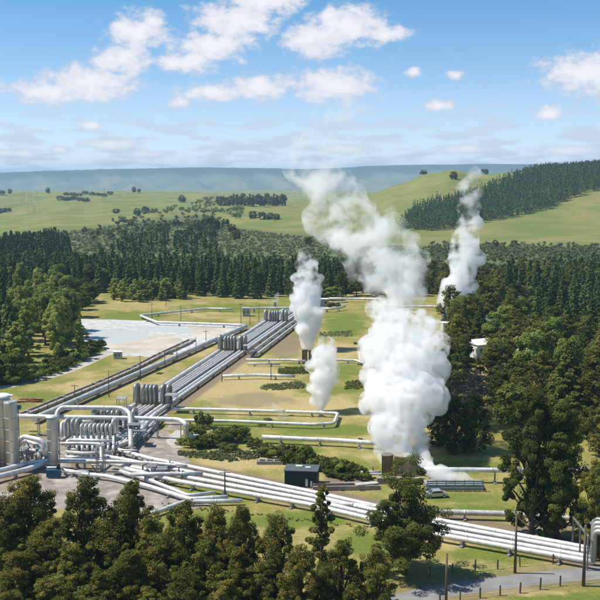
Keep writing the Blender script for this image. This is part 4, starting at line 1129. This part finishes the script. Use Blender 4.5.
# countable far trees
def fartree(key,x,y,hpx,wpx,label,group=None,Dr=(700,6000),cat='tree'):
    best=None
    for D in np.geomspace(Dr[0],Dr[1],400):
        X=(x-300)/F*(D*CP+40*SP); z=Hh(X,D); xs,ys=px_of(X,D,z)
        if abs(ys-y)<.5 and (best is None): best=(X,D,z); break
        if best is None and ys<y: best=(X,D,z); break
    if best is None:
        c_=[((px_of((x-300)/F*(D*CP+40*SP),D,Hh((x-300)/F*(D*CP+40*SP),D))[1]),D) for D in np.geomspace(Dr[0],2400,120)]
        D=min(c_)[1]; X=(x-300)/F*(D*CP+40*SP); best=(X,D,Hh(X,D))
    X,D,z=best; s=D/F
    plant(key,X,D,hpx*s,wpx*s,label,group,name='pine_tree' if 'pine' in key else 'field_tree',cat=cat,parts=False)
FT='trees on the far pasture'
for x,y,h,w,k,l in [(48,193.5,7,5,'rounddark','lone dark upright tree on the left skyline of the far pasture'),(10,193.5,6,5,'rounddark','small dark tree on the far left skyline of the pasture'),(1,194,5,10,'rounddark','dark low clump at the far left edge of the skyline'),
  (182,202,9,9,'rounddark','round dark tree alone on the pasture left of the treeline'),(134,192.5,7,5,'rounddark','small dark tree on the skyline left of centre, left one'),(139,192.5,5,4,'rounddark','small dark tree on the skyline left of centre, right one'),
  (423,169.5,6,9,'rounddark','lone flat topped tree on the crest of the right hand hill'),(453,179,9,9,'rounddark','dark tree in the saddle of the right hand hill behind the tall plume'),(484,171,7,9,'rounddark','small tree on the crest just right of the tall plume'),
  (496,247,9,9,'rounddark','dark tree at the foot of the right hand pasture, left of two'),(515,247,9,9,'rounddark','dark tree at the foot of the right hand pasture, right of two'),
  (145,213,9,9,'rounddark','dark tree on the middle pasture edge, rightmost of three'),(137,215,9,9,'rounddark','dark tree on the middle pasture edge, middle of three'),(116,213,6,9,'rounddark','dark tree on the middle pasture edge, leftmost of three'),
  (308,245,11,9,'rounddark','dark tree on the scrub slope right of the centre'),(579,168,7,8,'round','tree poking above the plantation at the right skyline')]:
    fartree(k,x,y,h,w,l)
for x in (67,73,79,85,92,98,104,110): fartree('rounddark',x,194+(x%5)*.5,4,8,'low dark tree in the hedge on the left skyline','hedge trees on the left skyline')
for x,y in ((60,199.5),(67,200),(74,199.5),(80,201),(86,201.5),(2,212),(7,211.5),(-3,213)): fartree('rounddark',x,y,5,9,'low dark tree in a clump on the far left pasture','clump trees on the left pasture')
for k,x in enumerate(np.arange(219,286,4.0)): fartree('rounddark',float(x),205.0+(k%3)*.5,15-3*(k%2)-(4 if k in(0,2) else 0),8.5,'dark tall tree in the windbreak on the pasture crest left of the plume','windbreak trees on the crest')
for x,y,h in ((196,231,14),(203,230,15),(210,229,16),(189,236,12),(216,230,14),(225,228,12),(212,238,13),(200,240,12),(236,240,14),(232,232,10),(253,218,9),(262,219,9),(270,219,8),(276,219,7),(180,238,11),(176,226,9),(158,232,12),(150,235,12),(163,228,10)):
    fartree('rounddark',x,y,h,10,'dark tree in the loose groups on the slope left of the plume','loose trees on the slope')
for x in np.arange(6,70,5.5): fartree('pine',float(x),243.0,15,7,'dark conifer at the upper edge of the far left stand','conifers of the far left stand')
for k,x in enumerate((560,566,572,585,592,599,606)): fartree('pine',float(x),173-(k*.5),6+k%3,6,'conifer rising on the skyline along the top of the plantation','skyline conifers of the plantation')

# lattice pylons on the far pasture
def pylon(x,yb,yt,label):
    for D in np.geomspace(1200,3600,500):
        X=(x-300)/F*(D*CP+40*SP); z=Hh(X,D); xs,ys=px_of(X,D,z)
        if ys<=yb: break
    h=(yb-yt)*D/F; o=empty('power_pylon',(X,D,z-.5),label,'pylon','lattice pylons on the pasture')
    m=MB(); b=h*.12
    for sx in(-1,1):
        for sy in(-1,1): m.tube([(sx*b,sy*b,0),(sx*b*.25,sy*b*.25,h)],.13,4)
    for i in range(6):
        f=i/6; w=b*(1-.75*f); w2=b*(1-.75*(f+1/6)); m.tube([(-w,-w,h*f),(w2,-w2,h*(f+1/6))],.07,4); m.tube([(w,-w,h*f),(-w2,-w2,h*(f+1/6))],.07,4)
    m.build('tower',M['steel'],o)
    for f in(.72,.86,.98): MB().tube([(-h*.16,0,h*f),(h*.16,0,h*f)],.12,4).build('crossarm',M['steel'],o)
for i,(x,yb,yt,l) in enumerate([(30,215,190,'lattice pylon on the left pasture, left one of the near pair'),(37,215,190,'lattice pylon on the left pasture, right one of the near pair'),(23,205,188,'small lattice pylon on the pasture at the far left'),(104,202,187,'lattice pylon on the pasture under the ridge, left of centre'),(240,200,180,'lattice pylon rising over the windbreak')]): pylon(x,yb,yt,l)

# low scrubby banks on the field
def bank(pix,n,h,label,mat='l_scrub',seed=0,leaf=.35):
    r=np.random.default_rng(seed); xs=[p[0] for p in pix]; ys=[p[1] for p in pix]; cl=[]
    while len(cl)<n:
        x=r.uniform(min(xs),max(xs)); y=r.uniform(min(ys),max(ys))
        if not in_poly(np.array([x]),np.array([y]),pix)[0]: continue
        q=P(x,y); cl.append((q.x,q.y,h*r.uniform(.1,.5),h*r.uniform(.3,.8),r.uniform(.2,.7)))
    o=link('undergrowth',leaf_mesh('undergrowth',cl,9,leaf,seed,mat,flat=.5)); tag(o,label,'undergrowth',kind='stuff')
bank([(278,369),(306,368),(308,374),(280,375)],260,1.1,'dark strip of undergrowth beside the middle field pipe','l_dark',21)
bank([(345,383),(372,380),(376,388),(346,390)],200,1.1,'patch of dark undergrowth left of the big plume','l_dark',22)
bank([(260,386),(300,382),(310,388),(262,391)],260,.7,'thin scrub on the low bank in mid field','l_scrub',23)
bank([(320,333),(352,331),(352,337),(320,337)],200,.7,'thin scrub on the far half of the field','l_scrub',24)
bank([(178,452),(262,452),(262,458),(230,462),(178,456)],300,.8,'dry rough grass below the left bushes','l_scrub',25)
bank([(0,374),(60,362),(100,346),(104,350),(60,374),(0,386)],700,1.5,'bracken and rough growth below the left hand wood','l_green',26)
bank([(160,503),(560,548),(700,566),(700,569),(560,551),(160,506)],260,.35,'rough grass tufts along the front of the white bundle','l_scrub',27,.22)

# ------------------------------------------------------------ steam
def steam_mat(name, dens, scale, thr, zlo=None, zhi=None, dlo=1.0, dhi=.1, step=1.0, soft=.2, aniso=.0, col=.995):
    m,nt,out=newmat(name); L=nt.links.new
    tc=N(nt,'ShaderNodeTexCoord'); nz=N(nt,'ShaderNodeTexNoise'); nz.inputs['Scale'].default_value=scale
    nz.inputs['Detail'].default_value=4.0; nz.inputs['Roughness'].default_value=.58; nz.inputs['Distortion'].default_value=.35
    L(tc.outputs['Object'],nz.inputs['Vector'])
    mr=N(nt,'ShaderNodeMapRange',interpolation_type='SMOOTHSTEP'); L(nz.outputs['Fac'],mr.inputs[0]); mr.inputs[1].default_value=thr; mr.inputs[2].default_value=thr+soft
    mr.inputs[3].default_value=0; mr.inputs[4].default_value=1
    fac=mr.outputs[0]
    if zlo is not None:
        sx=N(nt,'ShaderNodeSeparateXYZ'); L(tc.outputs['Object'],sx.inputs[0])
        z=N(nt,'ShaderNodeMapRange',interpolation_type='SMOOTHSTEP'); L(sx.outputs[2],z.inputs[0]); z.inputs[1].default_value=zlo; z.inputs[2].default_value=zhi; z.inputs[3].default_value=0; z.inputs[4].default_value=1
        # the higher, the rarer and the more broken up
        mx=N(nt,'ShaderNodeMapRange'); L(z.outputs[0],mx.inputs[0]); mx.inputs[3].default_value=dlo; mx.inputs[4].default_value=dhi
        th=N(nt,'ShaderNodeMath',operation='MULTIPLY_ADD'); L(z.outputs[0],th.inputs[0]); th.inputs[1].default_value=.08; th.inputs[2].default_value=thr
        L(th.outputs[0],mr.inputs[1]); t2=N(nt,'ShaderNodeMath',operation='ADD'); L(th.outputs[0],t2.inputs[0]); t2.inputs[1].default_value=soft; L(t2.outputs[0],mr.inputs[2])
        ml=N(nt,'ShaderNodeMath',operation='MULTIPLY'); L(fac,ml.inputs[0]); L(mx.outputs[0],ml.inputs[1]); fac=ml.outputs[0]
    d=N(nt,'ShaderNodeMath',operation='MULTIPLY'); L(fac,d.inputs[0]); d.inputs[1].default_value=dens
    v=N(nt,'ShaderNodeVolumePrincipled'); v.inputs['Color'].default_value=(col,col,col,1); v.inputs['Anisotropy'].default_value=aniso
    L(d.outputs[0],v.inputs['Density']); L(v.outputs[0],out.inputs['Volume'])
    try: m.cycles.volume_step_rate=step
    except Exception: pass
    try: m.volume_intersection_method='ACCURATE'
    except Exception: pass
    return m
def plume(name, keys, mat, label, vox=.8, sub=11, disp=1.6, seed=0, group=None):
    """keys: (x, y, D, radius px). Upright chain of billows grown into one closed surface."""
    r=random.Random(seed); base=PD(keys[0][0],keys[0][1],keys[0][2]); bm=bmesh.new()
    K=[]
    for a,b in zip(keys[:-1],keys[1:]):
        n=max(1,int(math.hypot(a[0]-b[0],a[1]-b[1])/max(3,(a[3]+b[3])*.28)))
        for i in range(n):
            t=i/n; K.append([a[j]+(b[j]-a[j])*t for j in range(4)])
    K.append(list(keys[-1]))
    for x,y,D,rp in K:
        c=PD(x,y,D)-base; rad=rp*D/F
        bmesh.ops.create_icosphere(bm,subdivisions=2,radius=rad*.78,matrix=Matrix.Translation(c))
        for k in range(sub):
            v=Vector((r.gauss(0,1),r.gauss(0,1),r.gauss(0,1))).normalized(); rs=rad*r.uniform(.18,.42)
            bmesh.ops.create_icosphere(bm,subdivisions=2,radius=rs,matrix=Matrix.Translation(c+v*(rad*.82)))
    me=bpy.data.meshes.new(name); bm.to_mesh(me); bm.free()
    tmp=bpy.data.objects.new('tmp',me); COL.objects.link(tmp)
    md=tmp.modifiers.new('r','REMESH'); md.mode='VOXEL'; md.voxel_size=vox
    for sc_,st in ((disp*2.4,disp*.9),(disp*1.0,disp*.6),(disp*.42,disp*.36)):
        tx=bpy.data.textures.new('billow','CLOUDS'); tx.noise_scale=sc_; tx.noise_depth=3
        dm=tmp.modifiers.new('d','DISPLACE'); dm.texture=tx; dm.strength=st; dm.mid_level=.45; dm.texture_coords='LOCAL'
    rm=tmp.modifiers.new('r2','REMESH'); rm.mode='VOXEL'; rm.voxel_size=vox
    dg=bpy.context.evaluated_depsgraph_get(); me2=bpy.data.meshes.new_from_object(tmp.evaluated_get(dg))
    bpy.data.objects.remove(tmp); me2.materials.clear(); me2.name=name
    me2.polygons.foreach_set('use_smooth',[True]*len(me2.polygons))
    o=link(name,me2,mat,None,base); tag(o,label,'steam',group)
    return o
STEAM=True
if STEAM:
    sm1=steam_mat('steam_dense',.75,.45,.37,4,36,1.0,.5,soft=.2)
    plume('steam_plume',[(384,454,202,7),(403,453,202,12),(393,449,203,19),(396,437,204,25),(397,424,206,32),(402,408,209,40),(406,392,212,42),(407,378,215,43),(406,360,218,42),(401,343,221,40),(396,328,224,32),(388,315,227,21),(380,306,231,12)],sm1,
      'dense white cauliflower steam cloud boiling up from the twin concrete silencer',vox=.42,seed=1,disp=2.4)
    sm2=steam_mat('steam_thin',.42,.15,.455,0,62,1.0,.09,soft=.2)
    plume('steam_plume',[(396,314,232,14),(408,302,236,22),(408,288,240,32),(396,271,244,40),(378,255,248,44),(362,241,252,42),(350,226,256,38),(338,210,260,37),(328,194,264,36),(318,178,268,35),(316,162,272,32),(322,144,278,32),(336,122,284,34),(354,100,290,32)],sm2,
      'broken drifting upper part of the biggest steam plume leaning left across the hills',vox=1.1,seed=2,disp=4.0)
    sm3=steam_mat('steam_mid',.75,.26,.36,6,42,1.0,.35,soft=.2)
    plume('steam_plume',[(308,348,349,5),(308,338,349,10),(310,326,350,15),(308,312,351,18),(308,298,352,17),(308,284,353,17),(307,270,354,14),(304,260,355,8),(303,252,356,4)],sm3,
      'tall narrow white steam plume rising from the twin stacks in mid field',vox=.6,seed=3,disp=2.2,sub=9)
    sm4=steam_mat('steam_puff',.8,.34,.34,2,20,1.0,.7,soft=.2)
    plume('steam_plume',[(320,413,255,3),(321,403,255,8),(321,390,255,13),(322,376,255,16),(324,362,256,18),(326,352,256,14),(328,345,256,8)],sm4,
      'rounded white steam puff in front of the tall narrow plume',vox=.45,seed=4,disp=1.6,sub=9)
    sm5=steam_mat('steam_far',.42,.20,.36,4,62,1.0,.40,soft=.2)
    plume('steam_plume',[(450,322,423,5),(450,312,423,11),(455,300,423,16),(459,286,423,19),(463,270,424,18),(466,254,425,18),(468,238,426,15),(469,222,427,13),(471,206,428,13),(472,194,429,11),(470,184,430,13),(473,176,430,9)],sm5,
      'tall wavering steam column rising out of the trees on the right',vox=.8,seed=5,disp=3.0,sub=9)
    sm6=steam_mat('steam_wisp',.16,.3,.38,soft=.2)
    plume('steam_wisp',[(486,328,372,4),(491,320,372,7),(498,325,372,6),(503,330,372,3)],sm6,'ragged wisp of steam low among the trees right of the tall column',vox=.5,seed=6,disp=1.6)
    plume('steam_wisp',[(274,309,470,3),(275,302,470,5),(277,295,470,3)],sm6,'small wisp of steam above the farthest loops of the long bundle',vox=.4,seed=7,disp=1.0)
    sm7=steam_mat('steam_haze',.10,.3,.34,soft=.25)
    plume('steam_wisp',[(209,418,240,3),(208,409,240,5),(206,404,240,3)],sm7,'faint wisp of steam over the bushes by the nearest tall loops',vox=.4,seed=8,disp=1.0)
    plume('steam_wisp',[(262,410,250,5),(272,404,250,4),(285,418,245,5)],sm7,'very faint low steam over the field pipes in front of the puff',vox=.5,seed=9,disp=1.2)
    plume('steam_wisp',[(376,474,204,2),(371,462,204,4),(362,448,205,6)],sm7,'thin slanting steam rising left of the concrete silencer',vox=.35,seed=10,disp=.8)
    sm8=steam_mat('steam_low',.95,.35,.27,-2,12,1.0,.3,soft=.25)
    plume('steam_wisp',[(474,484,192,3),(464,480,192,6),(452,477,192,8),(440,474,193,9),(430,470,195,9),(425,459,199,8),(424,449,203,7)],sm8,'low steam drifting off the blue grey weir beside the silencer',vox=.4,seed=11,disp=1.2)

# ------------------------------------------------------------ air
hz=MB().box((0,8300,130),(17000,17400,262))
hm,nt,out=newmat('haze'); v=N(nt,'ShaderNodeVolumePrincipled'); v.inputs['Color'].default_value=(.48,.72,1.0,1); v.inputs['Density'].default_value=7.0e-5; v.inputs['Anisotropy'].default_value=0
nt.links.new(v.outputs[0],out.inputs['Volume'])
zmin=float(min(_Z.min(),0))-25
hz=MB().box((0,8000,(zmin+300)/2),(40000,36000,300-zmin))
ho=hz.build('haze',hm); tag(ho,kind='stuff')

# ------------------------------------------------------------ sky
W=bpy.data.worlds.new('World'); SC.world=W; W.use_nodes=True; nt=W.node_tree; nt.nodes.clear(); L=nt.links.new
SUN_EL=R(58); sdir=Vector((-.97,.06,0)).normalized()*math.cos(SUN_EL)+Vector((0,0,math.sin(SUN_EL)))
sky=N(nt,'ShaderNodeTexSky'); sky.sky_type='NISHITA'; sky.sun_disc=False; sky.sun_elevation=SUN_EL
sky.sun_rotation=math.atan2(sdir.x,sdir.y); sky.altitude=400; sky.air_density=1.0; sky.dust_density=.35; sky.ozone_density=1.6
tc=N(nt,'ShaderNodeTexCoord'); sp=N(nt,'ShaderNodeSeparateXYZ'); L(tc.outputs['Generated'],sp.inputs[0])
def mth(op,*a,clamp=False):
    n=N(nt,'ShaderNodeMath',operation=op,use_clamp=clamp)
    for k,vv in enumerate(a):
        if isinstance(vv,(int,float)): n.inputs[k].default_value=vv
        else: L(vv,n.inputs[k])
    return n.outputs[0]
az=mth('ARCTAN2',sp.outputs[0],sp.outputs[1]); el=mth('ARCSINE',sp.outputs[2])
def cxy(dx=0,dy=0):
    c=N(nt,'ShaderNodeCombineXYZ'); L(mth('MULTIPLY_ADD',az,1000.0,300.0+dx),c.inputs[0]); L(mth('MULTIPLY_ADD',el,-1000.0,180.0+dy),c.inputs[1]); return c.outputs[0]
CL=[(-15,95,34,11),(58,97,38,13),(98,88,46,19),(126,66,30,15),(142,40,28,18),(158,28,14,9),(190,66,34,11),(212,52,40,15),(238,28,42,20),(264,8,38,16),(285,5,20,14),
    (315,45,32,18),(345,32,42,19),(385,40,22,8),(328,22,14,8),(182,104,10,6),(215,95,40,9),(260,90,34,13),(332,88,44,18),(578,80,48,20),(600,74,32,20),(541,117,16,8),(436,108,15,7),(411,76,8,5),(451,79,8,5),(96,127,14,5),(115,146,30,6),(240,158,30,4),(65,151,12,4),(150,155,30,4),(345,150,30,5),(460,150,30,5),(20,155,40,4),(560,152,40,5),(640,100,50,20),(-70,60,50,25),(690,50,60,25)]
def cloud(dx,dy,full=True):
    p=cxy(dx,dy)
    n1=N(nt,'ShaderNodeTexNoise'); n1.inputs['Scale'].default_value=.045; n1.inputs['Detail'].default_value=8; n1.inputs['Roughness'].default_value=.60
    mp=N(nt,'ShaderNodeMapping'); mp.inputs['Scale'].default_value=(1.5,2.1,1); L(p,mp.inputs[0]); L(mp.outputs[0],n1.inputs['Vector'])
    best=None
    for cx_,cy_,rx_,ry_ in CL:
        s=N(nt,'ShaderNodeVectorMath',operation='SUBTRACT'); L(p,s.inputs[0]); s.inputs[1].default_value=(cx_,cy_,0)
        m=N(nt,'ShaderNodeVectorMath',operation='MULTIPLY'); L(s.outputs[0],m.inputs[0]); m.inputs[1].default_value=(1/(rx_*1.22),1/(ry_*1.22),0)
        ln=N(nt,'ShaderNodeVectorMath',operation='LENGTH'); L(m.outputs[0],ln.inputs[0])
        best=ln.outputs['Value'] if best is None else mth('SMOOTH_MIN',best,ln.outputs['Value'],.12)
    f=mth('SUBTRACT',1.0,best)
    return mth('MULTIPLY_ADD',mth('SUBTRACT',n1.outputs['Fac'],.5),1.75,mth('ADD',f,.12))
c0=cloud(0,0)
def sstep(v_,lo,hi):
    n=N(nt,'ShaderNodeMapRange',interpolation_type='SMOOTHSTEP'); L(v_,n.inputs[0]); n.inputs[1].default_value=lo; n.inputs[2].default_value=hi; return n.outputs[0]
alpha=sstep(c0,.03,.66)
# thin veil towards the horizon
n2=N(nt,'ShaderNodeTexNoise'); n2.inputs['Scale'].default_value=.018; n2.inputs['Detail'].default_value=7; mp=N(nt,'ShaderNodeMapping'); mp.inputs['Scale'].default_value=(1.1,5.5,1); L(cxy(),mp.inputs[0]); L(mp.outputs[0],n2.inputs['Vector'])
band=sstep(el,.105,.012)
veil=mth('MULTIPLY',mth('MULTIPLY',sstep(n2.outputs['Fac'],.44,.60),band),.9)
up=mth('SUBTRACT',1.0,mth('MULTIPLY',sstep(el,.28,.5),1.0))
front=mth('GREATER_THAN',sp.outputs[1],0.0)
al=mth('MULTIPLY',mth('MULTIPLY',alpha,front),.93)
al2=mth('MAXIMUM',al,veil)
# sky grading towards the blue of the photograph's air
hs=N(nt,'ShaderNodeHueSaturation'); hs.inputs['Saturation'].default_value=1.0; hs.inputs['Value'].default_value=1.0; L(sky.outputs[0],hs.inputs['Color'])
dens=sstep(c0,.1,1.1)
cc=N(nt,'ShaderNodeMix',data_type='RGBA'); L(dens,cc.inputs[0]); cc.inputs[6].default_value=(4.2,4.35,5.0,1); cc.inputs[7].default_value=(6.4,6.15,6.3,1)
mx=N(nt,'ShaderNodeMix',data_type='RGBA'); L(al2,mx.inputs[0]); L(hs.outputs[0],mx.inputs[6]); L(cc.outputs[2],mx.inputs[7])
gr=N(nt,'ShaderNodeValToRGB'); e_=gr.color_ramp.elements
stops=[(0,(1.02,1.08,1.5)),(.06,(.96,1.02,1.40)),(.16,(.80,.88,1.16)),(.40,(.58,.72,.92)),(.72,(.33,.62,.80)),(1.0,(.42,.66,.82))]
while len(e_)<len(stops): e_.new(.5)
for q_,(p_,c_) in zip(e_,stops): q_.position=p_; q_.color=(*c_,1)
L(mth('MULTIPLY',el,4.0,clamp=True),gr.inputs[0])
gm=N(nt,'ShaderNodeMix',data_type='RGBA',blend_type='MULTIPLY'); gm.inputs[0].default_value=1; L(sky.outputs[0],gm.inputs[6]); L(gr.outputs[0],gm.inputs[7]); L(gm.outputs[2],hs.inputs['Color'])
bg=N(nt,'ShaderNodeBackground'); bg.inputs['Strength'].default_value=.12; L(mx.outputs[2],bg.inputs['Color'])
wo=N(nt,'ShaderNodeOutputWorld'); L(bg.outputs[0],wo.inputs[0])
SKYN=(sky,hs,bg)

sl=bpy.data.lights.new('sun','SUN'); sl.energy=4.7; sl.angle=R(.5); sl.color=(1.0,.945,.83)
so=bpy.data.objects.new('sun',sl); COL.objects.link(so); so.rotation_euler=(-sdir).to_track_quat('-Z','Y').to_euler(); so.location=(0,0,400)

cam=bpy.data.cameras.new('camera'); co=bpy.data.objects.new('camera',cam); COL.objects.link(co); SC.camera=co
cam.sensor_width=36; cam.sensor_fit='HORIZONTAL'; cam.lens=36*F/600; cam.clip_start=.5; cam.clip_end=60000
co.location=(0,0,CAMZ); co.rotation_euler=(math.pi/2-PITCH,0,0)

SC.render.engine='CYCLES'; cy=SC.cycles
cy.use_denoising=True
try: cy.denoiser='OPENIMAGEDENOISE'
except Exception: pass
cy.max_bounces=10; cy.diffuse_bounces=2; cy.glossy_bounces=3; cy.transmission_bounces=2; cy.transparent_max_bounces=8; cy.volume_bounces=8
cy.volume_max_steps=256; cy.volume_step_rate=1.0
cy.sample_clamp_indirect=6
vs=SC.view_settings; vs.view_transform='Standard'; vs.look='None'; vs.gamma=1; vs.use_curve_mapping=False; vs.exposure=0.40
SC.render.resolution_x=1024; SC.render.resolution_y=1024
